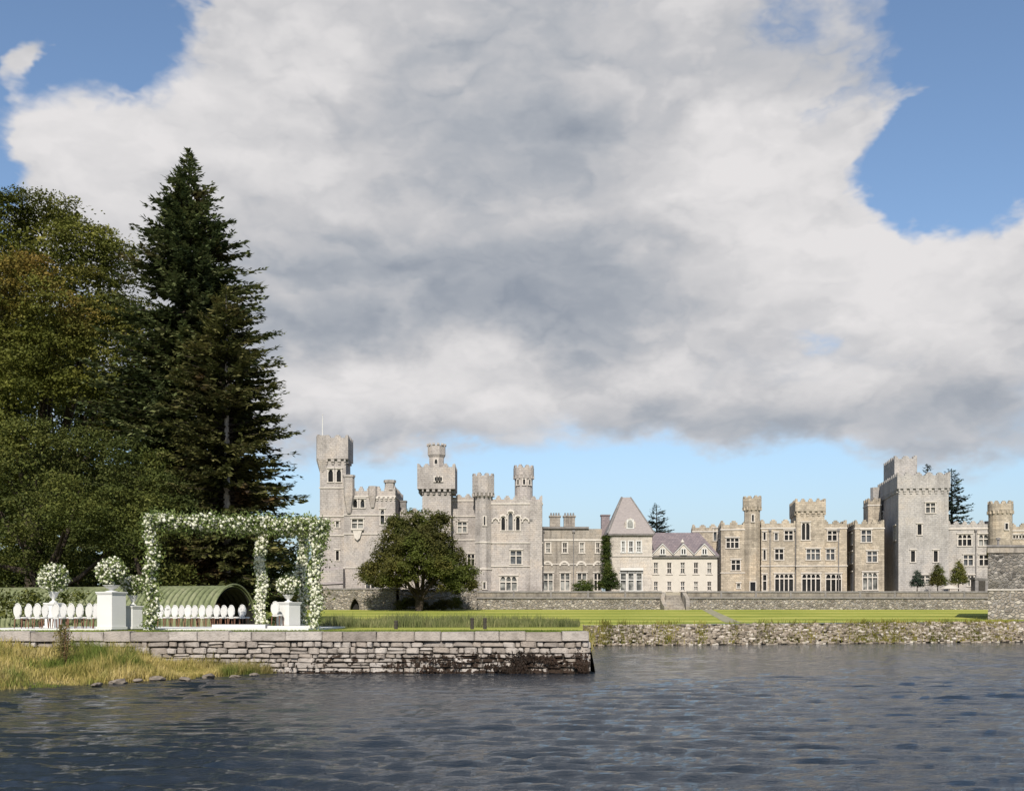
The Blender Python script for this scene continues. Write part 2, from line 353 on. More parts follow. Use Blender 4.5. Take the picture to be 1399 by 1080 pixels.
# bank of earth running down to the water on the left
m = Mat('bank earth'); n = m.noise(m.pos(), 3, 5, .6); m.colour(m.ramp(n, [(.35, (.05, .042, .03)), (.55, (.13, .11, .055)), (.7, (.17, .15, .07))]), .95, .1); m.bump(n, .8, .1); MT['earth'] = m.m
mb = MB(); xs = list(np.linspace(-150, -30, 20)) + list(np.linspace(-28, -8.55, 70)); NR = 10
def bank_z(x, y):
    s = shore_y(x); t = max(0, min(1, (y - s) / max(.3, 42.25 - s)))
    top = float(np.interp(x, [-24, -19, -15, -11, -8.6], [1.5, 1.05, .68, .22, .0]))
    return -.25 + (top + .25) * t ** .7
for x in xs:
    s = shore_y(x) - .8
    for j in range(NR + 1):
        y = s + (42.32 - s) * j / NR; mb.v.append((x, y, bank_z(x, y) if j else -.8))
for i in range(len(xs) - 1):
    for j in range(NR):
        a = i * (NR + 1) + j; mb.f.append((a, a + NR + 1, a + NR + 2, a + 1))
tag(mb.build('grass_bank', MT['earth'], smooth=True), kind='structure')
# lake: a wave mesh in front, flat beyond it
m = Mat('lake water'); m.colour((.011, .017, .025), .05, .5); m.b.inputs['IOR'].default_value = 1.333
n1 = m.noise(m.pos((.8, 2.2, 1)), 3.4, 6, .70, .5); n2 = m.noise(m.pos((1, 2.2, 1)), 13, 3, .6, .3)
m.bump(m.math('ADD', n1, m.math('MULTIPLY', n2, .3)), .42, .10); MT['water'] = m.m
NRW, NCW = 560, 520
yy = 5.0 * (110 / 5.0) ** (np.arange(NRW + 1) / NRW); tt = np.linspace(-1, 1, NCW + 1)
X = tt[None] * (yy[:, None] * .62 + 9); Y = np.repeat(yy[:, None], NCW + 1, 1); Z = np.zeros_like(X)
dyr = np.gradient(yy)[:, None]; dxr = (yy[:, None] * .62 + 9) * 2 / NCW; res = np.maximum(dyr, dxr)
wr = np.random.default_rng(3)
mod = .75 + .35 * np.sin(X * .11 + Y * .07 + 1) * np.sin(Y * .16 - X * .05) + .2 * np.sin(X * .31 - Y * .23)
for k in range(100):
    lam = .18 * (1.6 / .18) ** wr.random(); th = wr.normal(0, .30) + .08; ph = wr.random() * 2 * pi
    kx, ky = sin(th) * 2 * pi / lam, cos(th) * 2 * pi / lam
    a = .038 * lam / (2 * pi) * np.clip((lam / res - 2.5) / 2, 0, 1) * (1 if lam < .9 else .6)
    q = kx * X + ky * Y + ph + .6 * np.sin(.37 * X + ph) * np.sin(.29 * Y + 2 * ph)
    Z += a * (np.sin(q) + .35 * np.sin(2 * q + 1.2)) * mod
V = np.stack([X, Y, Z], -1).reshape(-1, 3); I = np.arange((NRW + 1) * (NCW + 1)).reshape(NRW + 1, NCW + 1)
Fq = np.stack([I[:-1, :-1], I[:-1, 1:], I[1:, 1:], I[1:, :-1]], -1).reshape(-1, 4)
b0 = len(V); V = np.concatenate([V, [(-900, -900, -.3), (900, -900, -.3), (900, 900, -.3), (-900, 900, -.3)]]); Fq = np.concatenate([Fq, [[b0, b0 + 1, b0 + 2, b0 + 3]]])
tag(link('water', npmesh('water', V, Fq, True), MT['water']), kind='structure')
# gravel path over the lawn and along the far bank
MT['gravel'] = plain('pale gravel', (.29, .26, .205), .95, .2, 9, .1, .4)
def ribbon(name, pts, w, mat, dz=.006):
    mb = MB(); P = []
    for a, b in zip(pts[:-1], pts[1:]):
        k = max(2, int(math.dist(a, b) / 1.5))
        P += [(a[0] + (b[0] - a[0]) * i / k, a[1] + (b[1] - a[1]) * i / k) for i in range(k)]
    P.append(pts[-1])
    for i, (x, y) in enumerate(P):
        x0, y0 = P[max(0, i - 1)]; x1, y1 = P[min(len(P) - 1, i + 1)]; d = math.hypot(x1 - x0, y1 - y0); nx, ny = -(y1 - y0) / d, (x1 - x0) / d
        for s in (-.5, .5):
            yq = y + ny * s * w; mb.v.append((x + nx * s * w, yq, h(yq) + dz))
        if i: mb.f.append((2 * i - 2, 2 * i - 1, 2 * i + 1, 2 * i))
    return tag(mb.build(name, mat), kind='structure')
MT['worn'] = plain('worn gravel track', (.25, .235, .16), .95, .25, 2, .1, .4)
def gpt(px, py):
    for D in np.arange(86, 145, .2):
        if CZ - (py - HY) / F * D <= h(D): return ((px - CX) / F * D, D)
    return ((px - CX) / F * 144.6, 144.6)
ribbon('path', [gpt(966, 832), gpt(972, 835.5), gpt(980, 839.5), gpt(990, 844.5), gpt(998, 848.5), gpt(1003, 850)], 1.3, MT['worn'], .012)
ribbon('path', [(8.6, 83.6), (24, 88.6), (42, 94.4), (66, 102)], .6, MT['gravel'], .012)

# ================================================================== castle
class Wing:
    def __init__(s, ox, oy, deg): s.o = (ox, oy); s.th = R(deg); s.c = cos(s.th); s.s = sin(s.th)
    def hit(s, px, v=0.0):
        k = (px - CX) / F
        t = (v - s.o[0] * s.s + s.o[1] * s.c) / (s.c - k * s.s)
        return s.c * (t * k - s.o[0]) + s.s * (t - s.o[1]), t
    def z(s, py, D): return CZ - (py - HY) / F * D
    def world(s, u, v, z): return (s.o[0] + s.c * u - s.s * v, s.o[1] + s.s * u + s.c * v, z)
WL = Wing(0, 151, 0.0)
WM = Wing(12, 156, 0.0)
WR = Wing(28, 162, -8.0)
ZB = 5.3                                            # level of the terrace behind its wall
def merlons(mb, u0, u1, v0, v1, zt, ph=1.0, step=1.5, th=.35, sides='flrb'):
    """parapet with stepped merlons round a rectangle; zt is the top of the merlons"""
    def run(a0, a1, fixed, along_u):
        n = max(2, int(round((a1 - a0) / step))); s = (a1 - a0) / n
        def bx(p, q, z0, z1):
            if along_u: mb.box(p, q, fixed, fixed + th, z0, z1)
            else: mb.box(fixed, fixed + th, p, q, z0, z1)
        bx(a0, a1, zt - ph, zt - ph * .48)
        for i in range(n + 1):
            c = a0 + i * s; w = s * .30 * random.uniform(.9, 1.1)
            bx(max(a0, c - w), min(a1, c + w), zt - ph * .48, zt - ph * .2)
            bx(max(a0, c - w * .55), min(a1, c + w * .55), zt - ph * .2, zt + random.uniform(-.05, .06))
    if 'f' in sides: run(u0, u1, v0, True)
    if 'b' in sides: run(u0, u1, v1 - th, True)
    if 'l' in sides: run(v0 + th, v1 - th, u0, False)
    if 'r' in sides: run(v0 + th, v1 - th, u1 - th, False)
def wall_mesh(u0, u1, d, z0, z1, holes, rev=.38):
    """box with a front at y=0 that has real openings with reveals"""
    mb = MB(); xs = sorted({u0, u1, *[q for hh in holes for q in hh[:2]]}); zs = sorted({z0, z1, *[q for hh in holes for q in hh[2:4]]})
    for a, b in zip(xs[:-1], xs[1:]):
        for c, e in zip(zs[:-1], zs[1:]):
            mx, mz = (a + b) / 2, (c + e) / 2
            if any(hh[0] < mx < hh[1] and hh[2] < mz < hh[3] for hh in holes): continue
            mb.poly([(a, 0, c), (b, 0, c), (b, 0, e), (a, 0, e)])
    for (a, b, c, e) in holes:
        mb.poly([(a, 0, c), (a, 0, e), (a, rev, e), (a, rev, c)]); mb.poly([(b, 0, c), (b, rev, c), (b, rev, e), (b, 0, e)])
        mb.poly([(a, 0, e), (b, 0, e), (b, rev, e), (a, rev, e)]); mb.poly([(a, 0, c), (a, rev, c), (b, rev, c), (b, 0, c)])
    mb.poly([(u0, 0, z0), (u0, 0, z1), (u0, d, z1), (u0, d, z0)]); mb.poly([(u1, 0, z0), (u1, d, z0), (u1, d, z1), (u1, 0, z1)])
    mb.poly([(u0, 0, z1), (u1, 0, z1), (u1, d, z1), (u0, d, z1)]); mb.poly([(u1, d, z0), (u0, d, z0), (u0, d, z1), (u1, d, z1)])
    return mb
def window(parent, cx, y, cz, w, hh, n=2, kind='sq', rz=0.0, cut=True, trim='dress', glass='glass', hood=True):
    """surround, mullions, transom and arched heads as one mesh; the glass is its child"""
    o = 0.0 if cut else -.03                         # uncut windows sit in a proud surround
    mb = MB(); f = .12; fr, bk = -.055 + o, .12 + o * 0
    mb.box(-w / 2 - f, -w / 2, fr, bk, -hh / 2, hh / 2); mb.box(w / 2, w / 2 + f, fr, bk, -hh / 2, hh / 2)
    mb.box(-w / 2 - f, w / 2 + f, fr, bk, hh / 2, hh / 2 + f); mb.box(-w / 2 - f - .06, w / 2 + f + .06, fr - .07, bk, -hh / 2 - f, -hh / 2)
    if hood and kind != 'sash': mb.box(-w / 2 - f - .1, w / 2 + f + .1, fr - .12, .02, hh / 2 + f + .002, hh / 2 + f + .14)
    lw = w / n; a0, a1 = (.05, .2) if cut else (-.05, .02); mw = .07
    for i in range(1, n): mb.box(-w / 2 + i * lw - mw, -w / 2 + i * lw + mw, a0, a1, -hh / 2, hh / 2)
    if kind in ('sq', 'tall'): mb.box(-w / 2, w / 2, a0 + .01, a1 - .01, hh * .12 - .06, hh * .12 + .06)
    if kind == 'sash':
        mb.box(-w / 2, w / 2, a0 + .01, a1, -.05, .05); mb.box(-.03, .03, a0 + .02, a1, -hh / 2, hh / 2)
        mb.box(-w / 2, -w / 2 + .08, a0, a1 - .01, -hh / 2, hh / 2); mb.box(w / 2 - .08, w / 2, a0, a1 - .01, -hh / 2, hh / 2)
        mb.box(-w / 2, w / 2, a0, a1 - .012, hh / 2 - .08, hh / 2); mb.box(-w / 2, w / 2, a0, a1 - .012, -hh / 2, -hh / 2 + .1)
    if kind in ('arch', 'arcade'):
        rise = min(lw * .95, hh * .45)
        for i in range(n):
            l, r_ = -w / 2 + i * lw, -w / 2 + (i + 1) * lw; c = (l + r_) / 2; t = hh / 2
            pts = [(cos(R(a)), sin(R(a))) for a in (0, 22, 45, 65)]
            L_ = [(l, t - rise)] + [(l + (lw / 2) * (1 - q[0]), t - rise + rise * .96 * q[1]) for q in pts[1:]] + [(c, t)]
            Rr = [(2 * c - x_, z_) for x_, z_ in L_]
            mb.prism([(l, t)] + L_, a0 + .004, a1 - .004); mb.prism(([(r_, t)] + Rr)[::-1], a0 + .004, a1 - .004)
        if kind == 'arcade' : mb.box(-w / 2, w / 2, a0 + .012, a1 - .012, t - rise - .10, t - rise + .06)
    ob = mb.build('window', MT[trim], parent, loc=(cx, y, cz)); ob.rotation_euler = (0, 0, rz)
    if glass == 'glass' and cut: glass = random.choice(('glass', 'glass', 'glass', 'glass_mid', 'glass_mid', 'glass_pale'))
    yp = .3 if cut else -.012
    MB().poly([(-w / 2, yp, -hh / 2), (w / 2, yp, -hh / 2), (w / 2, yp, hh / 2), (-w / 2, yp, hh / 2)]).build('pane', MT[glass], ob)
    return ob
def corbels(mb, u0, u1, y, zt, hgt=.7, proj=.45, step=.75):
    n = max(3, int((u1 - u0) / step)); s = (u1 - u0) / n
    for i in range(n + 1):
        c = u0 + i * s; mb.box(max(u0, c - s * .26), min(u1, c + s * .26), y - proj, y + .05, zt - hgt * .55, zt); mb.box(max(u0, c - s * .2), min(u1, c + s * .2), y - proj * .5, y + .05, zt - hgt, zt - hgt * .55)
def piece(name, label, cat, W, x0, x1, yt, v, d, mat, wins=(), strings=(), batt=1.0, head=None, lefts=(), step=1.5, group=None, yb=None, trim='dress', pipes=()):
    """one block of the castle.  x0,x1,yt in photograph pixels on the plane v behind the wing's facade line"""
    u0, D0 = W.hit(x0, v); u1, D1 = W.hit(x1, v); uc = (u0 + u1) / 2; D = (D0 + D1) / 2
    zt = W.z(yt, D); zb = ZB if yb is None else W.z(yb, D)
    e = empty(name, W.world(uc, v, zb), W.th); tag(e, label, cat, group)
    A, B = u0 - uc, u1 - uc; H = zt - zb
    holes = []; wl = []
    for w in wins:
        (a, b, c, f_, n, kind), rest = w[:6], w[6:]
        ua, Da = W.hit(a, v); ub, Db = W.hit(b, v); z1 = W.z(c, (Da + Db) / 2) - zb; z0 = max(.25, W.z(f_, (Da + Db) / 2) - zb)
        hl = (ua - uc, ub - uc, z0, z1); holes.append(hl); wl.append((hl, n, kind, rest[0] if rest else 'glass'))
    wt = H - (batt if batt and not head else 0)
    if head: hx0, hx1, hy0, hy1 = head; hz1 = W.z(hy0, D) - zb; hz0 = W.z(hy1, D) - zb; wt = hz0 + .02
    wall_mesh(A, B, d, 0, wt, holes).build('wall', MT[mat], e)
    for hl, n, kind, gl in wl:
        window(e, (hl[0] + hl[1]) / 2, 0, (hl[2] + hl[3]) / 2, hl[1] - hl[0], hl[3] - hl[2], n, kind, trim=trim, glass=gl)
    for (dv, c, f_, wv_, n, kind) in lefts:          # windows in the left flank
        z1 = W.z(c, D) - zb; z0 = W.z(f_, D) - zb
        window(e, A, dv, (z0 + z1) / 2, wv_, z1 - z0, n, kind, rz=R(-90), cut=False, trim=trim)
    for y in strings:
        z = W.z(y, D) - zb
        mb = MB(); mb.box(A - .1, B + .1, -.13, d + .1, z - .07, z + .07); mb.build('string_course', MT['dress'], e)
    for pp in pipes:
        xx = W.hit(pp, v)[0] - uc; mb = MB(); mb.tube([(xx, -.11, .05), (xx, -.11, wt - .2)], .08, 6); mb.box(xx - .18, xx + .18, -.28, .01, wt - .5, wt - .2); mb.build('downpipe', MT['lead'], e)
    if head:
        a, b = W.hit(hx0, v)[0] - uc, W.hit(hx1, v)[0] - uc; pr = min(A - a, b - B); pr = max(.25, pr)
        mb = MB(); mb.box(a, b, -pr, d + pr, hz0, hz1 - .9); mb.build('tower_head', MT[mat], e)
        mb = MB(); merlons(mb, a, b, -pr, d + pr, hz1, .9 - .002, step); mb.build('battlement', MT[mat], e)
        mb = MB(); corbels(mb, A, B, 0, hz0 - .003, proj=pr * .9); 
        for i in range(max(2, int(d / .9))):
            t = (i + .5) * .9; mb.box(A - pr * .9, A + .05, t - .22, t + .22, hz0 - .5, hz0 - .003); mb.box(B - .05, B + pr * .9, t - .22, t + .22, hz0 - .5, hz0 - .003)
        tag(mb.build('corbel_table', MT[mat], e), kind='stuff')
    elif batt:
        mb = MB(); merlons(mb, A, B, 0.002, d, H, batt - .002, step); mb.build('battlement', MT[mat], e)
        mb = MB(); mb.box(A - .08, B + .08, -.1, d + .06, wt - .16, wt + .02); mb.build('parapet_string', MT['dress'], e)
    return e, A, B, H, zb, D, uc
def turret(name, label, W, x0, x1, yt, yb, v, mat, head=None, n=8, wins=(), strings=(), cat='turret', slope=.06, batt=.8):
    """round or eight-sided turret; v is the depth of its axis"""
    u0, D = W.hit(x0, v); u1, _ = W.hit(x1, v); uc, r = (u0 + u1) / 2, (u1 - u0) / 2
    zb = W.z(yb, D) if yb else ZB; zt = W.z(yt, D) - zb
    e = empty(name, W.world(uc, v, zb), W.th); tag(e, label, cat)
    ph = pi / n if n == 8 else 0
    rf = 1 / cos(pi / n)
    hr = r; hz = zt - batt
    if head:
        a, b, hb = head; hr = (W.hit(b, v)[0] - W.hit(a, v)[0]) / 2; hz = W.z(hb, D) - zb
    mb = MB(); mb.lathe([(r * rf, 0), (r * rf, hz - (.7 if head else 0))] + ([(hr * rf * .98, hz)] if head else []), n, ph=ph); mb.build('shaft', MT[mat], e)
    if head:
        mb = MB(); mb.lathe([(hr * rf, hz + .003), (hr * rf, zt - batt)], n, ph=ph); mb.build('turret_head', MT[mat], e)
        mb = MB()
        k = max(10, int(2 * pi * hr / .6))
        for i in range(k):
            a = 2 * pi * (i + .5) / k; c, s_ = cos(a), sin(a)
            q = hr * .98; mb.box(c * q - .12, c * q + .12, s_ * q - .12, s_ * q + .12, hz - .45, hz)
        tag(mb.build('corbel_table', MT[mat], e), kind='stuff')
    mb = MB(); R1 = hr * rf; R0 = R1 - .3
    mb.lathe([(R1, zt - batt + .003), (R1, zt - batt * .5), (R0, zt - batt * .5), (R0, zt - batt + .003)], n, ph=ph, cap=False)
    k = max(6, int(2 * pi * hr / 1.1)); k += k % 2
    for i in range(k):
        a = 2 * pi * (i + .5) / k; w = .26; 
        for (w, z0, z1) in ((.30, zt - batt * .5, zt - batt * .18), (.17, zt - batt * .18, zt + random.uniform(-.05, .04))):
            b0 = len(mb.v)
            for rr, zz in ((R1 * .985, z0), (R1 * .985, z1)):
                pass
            c, s_ = cos(a), sin(a); tx, ty = -s_, c; rc = (hr * (1 if n > 10 else 1.02)) - .16
            P = [(c * (rc + p_) + tx * q_, s_ * (rc + p_) + ty * q_) for p_, q_ in ((.15, -w), (.15, w), (-.15, w), (-.15, -w))]
            mb.v += [(x, y, z0) for x, y in P] + [(x, y, z1) for x, y in P]
            mb.f += [tuple(b0 + i_ for i_ in q) for q in ((0, 3, 2, 1), (4, 5, 6, 7), (0, 1, 5, 4), (1, 2, 6, 5), (2, 3, 7, 6), (3, 0, 4, 7))]
    mb.build('battlement', MT[mat], e)
    for y in strings:
        z = W.z(y, D) - zb; mb = MB(); mb.lathe([(r * rf + .1, z - .1), (r * rf + .1, z + .1)], n, ph=ph); mb.build('string_course', MT['dress'], e)
    for (px, c, f_, w, nn, kind) in wins:
        up = W.hit(px, v - r)[0] - uc; a = math.asin(max(-.9, min(.9, up / r))); z1 = W.z(c, D) - zb; z0 = W.z(f_, D) - zb
        rr = (hr if z0 > hz else r)
        window(e, rr * sin(a), -rr * cos(a) - .02, (z0 + z1) / 2, w, z1 - z0, nn, kind, rz=a, cut=False, hood=False)
    return e

terr = MB(); terr.box(-70, 130, 147.2, 330, 2.0, ZB + .1)
tag(terr.build('terrace', MT['gravel']), kind='structure')

# ---- left wing
e, *_ = piece('castle_tower', 'tall slim castle tower with flagpole at the left end, twin lancet windows', 'tower', WL, 437, 472.5, 595, -.5, 4.2, 'pink',
      wins=[(448.5, 455, 641, 658, 1, 'arch'), (460, 466, 641, 658, 1, 'arch'), (447, 450, 712, 722, 1, 'slit'), (459, 463, 712, 720, 1, 'slit'), (459, 463, 752, 765, 1, 'slit')],
      strings=(666, 705, 731), head=(433.5, 476, 594, 627), step=1.25)
D = WL.o[1] - .5; zb = ZB
mb = MB(); zt = WL.z(594, D) - zb; x_ = WL.hit(440, 0)[0] - WL.hit(454.75, 0)[0]
mb.lathe([(.5, WL.z(632, D) - zb - 1.2), (.95, WL.z(628, D) - zb), (.95, zt - .1)], 8, cx=x_ + .1, cy=.4); mb.build('corner_turret', MT['pink'], e)
mb = MB(); mb.lathe([(.10, zt), (.07, zt + 1.5), (.045, WL.z(566, D) - zb)], 8, cx=x_, cy=.4); mb.lathe([(.09, WL.z(566, D) - zb), (.09, WL.z(565, D) - zb)], 8, cx=x_, cy=.4)
mb.build('flagpole', MT['white'], e)
e, A, B, H, zb, D, uc = piece('castle_wing', 'castle block with stepped ragged parapet and niche window, right of the flagpole tower', 'castle', WL, 470, 540, 664, -1.6, 11, 'pink',
      wins=[(482.5, 488, 682, 693, 1, 'arch'), (492.5, 498, 682, 693, 1, 'arch'), (481, 496, 709, 722, 2, 'sq'), (520, 525, 696, 716, 1, 'arch'), (500, 525, 790, 803, 4, 'sq')],
      strings=(703, 729, 775), batt=1.3, step=1.15)
mb = MB(); zz = WL.z(675, D) - zb
mb.lathe([(.3, zz - 2.6), (.75, zz - .2), (.75, WL.z(652, D) - zb), (.85, WL.z(652, D) - zb + .003), (.85, WL.z(649, D) - zb)], 8, cx=A + .7, cy=-.1)
mb.lathe([(.25, zz - 1.8), (.6, zz - .2), (.6, WL.z(664, D) - zb)], 8, cx=A + 3.9, cy=0)
mb.lathe([(.7, WL.z(664, D) - zb - .5), (.7, WL.z(659, D) - zb), (.85, WL.z(658.5, D) - zb), (.85, WL.z(655, D) - zb)], 8, cx=B - .8, cy=.6); mb.build('corner_turret', MT['pink'], e)
mb = MB(); corbels(mb, A + 3.9, B, 0, WL.z(678.5, D) - zb, .5, .3, .6); tag(mb.build('corbel_table', MT['dress'], e), kind='stuff')
q0, q1 = WL.hit(480, -1.6)[0] - uc, WL.hit(497, -1.6)[0] - uc
mb = MB()
za, zc = WL.z(738, D) - zb, WL.z(724, D) - zb
mb.prism([(q0 + .2, zc), (q0 + .5, za + .3), ((q0 + q1) / 2, za), (q1 - .5, za + .3), (q1 - .2, zc)], -.35, .02)
mb.box(q0, q1, -.45, .02, zc + .003, zc + .25); mb.build('carved_panel', MT['dress'], e)
mb = MB(); zA, zB_ = WL.z(803, D) - zb, WL.z(777, D) - zb
mb.prism([(A - 3.4, 0), (A + .1, 0), (A + .1, zB_), (A - 3.4, zB_ - .4)], -1.6, -.004); o = mb.build('lean_to', MT['pink'], e)
mb = MB(); mb.v += [(A - 3.5, -1.8, zB_ - 2.2), (A + .12, -1.8, zB_ - 2.0), (A + .12, -.02, zB_ + .25), (A - 3.5, -.02, zB_ + .1)]; mb.f.append((0, 1, 2, 3)); mb.build('roof', MT['slate_pale'], o)
e, A, B, H, zb, D, uc = piece('castle_wing', 'low recessed castle range with small chimney seen above the round green tree', 'castle', WL, 538, 580, 694, 2.5, 8, 'pink', wins=[(553, 560, 790, 803, 2, 'sq')], batt=.9)
mb = MB(); mb.box(A + .2, A + 1.6, 1, 2.2, H - .9, H + 1.0); mb.box(A + .12, A + 1.68, .92, 2.28, H + 1.003, H + 1.2); mb.build('chimney', MT['lead'], e)
# keep
e, A, B, H, zb, D, uc = piece('castle_keep', 'broad castle keep with overhanging head and smaller turret on top, behind the round tree', 'tower', WL, 577, 616, 668, -1.2, 5, 'pink',
      wins=[(604, 610, 704, 716, 1, 'arch')], strings=(705, 738), head=(570.5, 622, 634, 668), step=1.3)
pr = .6
w0 = WL.hit(593.5, -1.2 - pr)[0] - uc; w1 = WL.hit(604.5, -1.2 - pr)[0] - uc
zc = WL.z(655, D) - zb
for k in range(3): window(e, w0 + (w1 - w0) * (k + .5) / 3, -pr - .04, zc, .26, .55, 1, 'slit', cut=False, hood=False)
t0, t1 = WL.hit(586, 0)[0] - uc, WL.hit(606, 0)[0] - uc; tc_ = (t0 + t1) / 2; rr = (t1 - t0) / 2; zt = WL.z(604, D) - zb; zn = WL.z(620, D) - zb
mb = MB(); mb.lathe([(rr * 1.06, WL.z(640, D) - zb), (rr * 1.06, zn - .3), (rr * 1.28, zn + .1), (rr * 1.28, zt - .25)], 8, cx=tc_, cy=1.8, ph=pi / 8); o = mb.build('upper_turret', MT['pink'], e)
mb = MB()
for k in range(12):
    a = 2 * pi * (k + .5) / 12; mb.box(tc_ + 1.2 * cos(a) - .17, tc_ + 1.2 * cos(a) + .17, 1.8 + 1.2 * sin(a) - .17, 1.8 + 1.2 * sin(a) + .17, zt - .247, zt + .02)
tag(mb.build('battlement', MT['pink'], o), kind='stuff')
window(e, tc_, 1.8 - rr * 1.0 - .02, WL.z(630, D) - zb, .4, .8, 1, 'arch', cut=False, hood=False)
e, A, B, H, zb, D, uc = piece('castle_wing', 'recessed castle bay with paired round lights, between the keep and a round turret', 'castle', WL, 614, 652, 675, 1.4, 8, 'pink',
      wins=[(625.5, 637.5, 713, 727, 2, 'sq'), (639, 648, 757, 772, 2, 'sq'), (640, 648, 786, 803, 2, 'sq')], strings=(705, 737), batt=.8)
turret('castle_turret', 'tall eight-sided turret with overhanging plain head, left of the gabled arch window', WL, 649.5, 671, 647, None, -.6, 'pink', head=(646.5, 676, 674), n=8,
       wins=[(662, 706, 718, .28, 1, 'arch'), (662, 795, 804, .35, 1, 'slit')], strings=(741, 777))
e, A, B, H, zb, D, uc = piece('castle_wing', 'tall castle block with stepped triple arch windows and a thin downpipe', 'castle', WL, 669, 741, 677, -.9, 12, 'pink',
      wins=[(697.5, 712.5, 752, 770, 2, 'sq'), (683.5, 706, 787, 806, 3, 'arcade', 'glass_pale'), (685, 690, 706, 724, 1, 'arch'), (694.5, 700.5, 700, 724, 1, 'arch'), (705, 710, 706, 724, 1, 'arch'), (726.5, 730, 748, 766, 1, 'slit')],
      strings=(741, 773), batt=1.0, step=1.3)
xx = WL.hit(725.5, -.9)[0] - uc
mb = MB(); mb.tube([(xx, -.12, .1), (xx, -.12, WL.z(695, D) - zb)], .09, 6); mb.box(xx - .2, xx + .2, -.3, 0.01, WL.z(712, D) - zb, WL.z(709, D) - zb); mb.build('downpipe', MT['lead'], e)
mb = MB()                                            # stepped hood over the triple window
for k, (px, py) in enumerate([(677, 708), (687.5, 704), (697.5, 697), (707.5, 704), (718, 708)]):
    c = WL.hit(px, -.9)[0] - uc; z = WL.z(py, D) - zb
    mb.prism([(c - .55, z - .5), (c - .38, z - .5), (c - .3, z - .2), (c, z - .02), (c + .3, z - .2), (c + .38, z - .5), (c + .55, z - .5), (c + .42, z - .05), (c, z + .2), (c - .42, z - .05)], -.2, .02)
mb.build('hood_mould', MT['dress'], e)
mb = MB(); q = WL.hit(724, -.9)[0] - uc; mb.box(q, B - .02, -.22, -.003, 0, WL.z(684, D) - zb); mb.build('pilaster', MT['pink'], e)
turret('castle_turret', 'round turret with lighter battlements rising from the roof near the mid-left block', WL, 703.5, 727.5, 636, 690, 4.5, 'pink', head=(701.5, 729, 650), n=16,
       wins=[(708, 656, 663, .3, 1, 'slit'), (716, 656, 663, .3, 1, 'slit'), (723.5, 656, 663, .3, 1, 'slit')])

# ---- middle ranges
e, A, B, H, zb, D, uc = piece('stone_range', 'weathered flat-roofed stone range with four bays of windows and two chimneys', 'building', WM, 741, 822, 722, -2, 11, 'weathered', batt=0,
      wins=[(745.5, 752, 741, 755, 1, 'sash', 'glass_pale'), (768.5, 775, 741, 755, 1, 'sash'), (792, 798, 741, 755, 1, 'sash', 'glass_pale'), (814, 819.5, 741, 755, 1, 'sash')] +
           [(x, x + 12 if x < 810 else 820.5, 783, 806, 2, 'sq', g) for x, g in ((743, 'glass_pale'), (766, 'glass_pale'), (789, 'glass_pale'), (812, 'glass'))], strings=(770,), pipes=(742.2, 783.5))
mb = MB(); mb.box(A - .15, B - 1.8, -.3, 11.2, H + .003, H + .28); mb.build('cornice', MT['lead'], e)
mb = MB(); mb.box(A + .2, B, -.12, .02, WM.z(741, D) - zb + .25, WM.z(741, D) - zb + .5); mb.build('band', MT['dress'], e)
for (a, b) in ((751, 765), (770, 785)):
    p, q = WM.hit(a, 4)[0] - uc, WM.hit(b, 4)[0] - uc; zt = WM.z(705, D + 4) - zb
    mb = MB(); mb.box(p, q, 5, 6.4, H - .2, zt); mb.box(p - .12, q + .12, 4.88, 6.52, zt + .002, zt + .22); o = mb.build('chimney', MT['weathered'], e)
    mb = MB()
    for k in range(4): mb.lathe([(.14, zt + .22), (.11, zt + .65)], 8, cx=p + (q - p) * (k + .5) / 4, cy=5.7)
    mb.build('chimney_pot', MT['lead'], o)
for (a, _) in ((748, 0), (771, 0), (794, 0), (817, 0)):
    c = WM.hit(a, -2)[0] - uc; z = WM.z(767, D) - zb
    mb = MB(); pts = [(c + .75 * cos(R(t)), z - .6 + .75 * sin(R(t))) for t in range(0, 181, 20)]; pts2 = [(c + .5 * cos(R(t)), z - .6 + .5 * sin(R(t))) for t in range(180, -1, -20)]
    mb.prism((pts + pts2)[::-1], -.16, .02); mb.build('arch_mould', MT['dress'], e)
# pyramid roofed tower house
e, A, B, H, zb, D, uc = piece('tower_house', 'pale square tower house with steep truncated pyramid slate roof and tall ground-floor windows', 'house', WM, 833, 891, 731, -3, 7, 'render', batt=0,
      wins=[(849, 854, 739, 754, 1, 'sash'), (859, 865, 739, 754, 1, 'sash'), (869.5, 876, 739, 754, 1, 'sash', 'glass_pale')] + [(x, x + 7, 783, 806, 1, 'tall', 'glass_pale') for x in (848, 858.5, 869.5)], strings=(759,), trim='white')
mb = MB(); mb.box(A - .3, B + .3, -.35, 7.3, H + .003, H + .2); mb.build('eaves', MT['lead'], e)
zt = WM.z(679, D + 3) - zb; a, b = WM.hit(849.5, 0)[0] - uc, WM.hit(861.5, 0)[0] - uc
mb = MB(); mb.v += [(A - .35, -.4, H + .2), (B + .35, -.4, H + .2), (B + .35, 7.35, H + .2), (A - .35, 7.35, H + .2), (a, 3, zt), (b, 3, zt), (b, 4.2, zt), (a, 4.2, zt)]
mb.f += [(0, 1, 5, 4), (1, 2, 6, 5), (2, 3, 7, 6), (3, 0, 4, 7), (4, 5, 6, 7)]; rf = mb.build('roof', MT['slate_pale'], e)
mb = MB(); mb.tube([(A - .35, -.4, H + .22), (a, 3, zt)], .16, 6); mb.tube([(B + .35, -.4, H + .22), (b, 3, zt)], .1, 6); mb.tube([(A - .35, 7.35, H + .22), (a, 4.2, zt)], .1, 6); mb.build('hip_ridge', MT['lead'], rf)  # left hip widened and dark, standing in for the roof's shaded left face
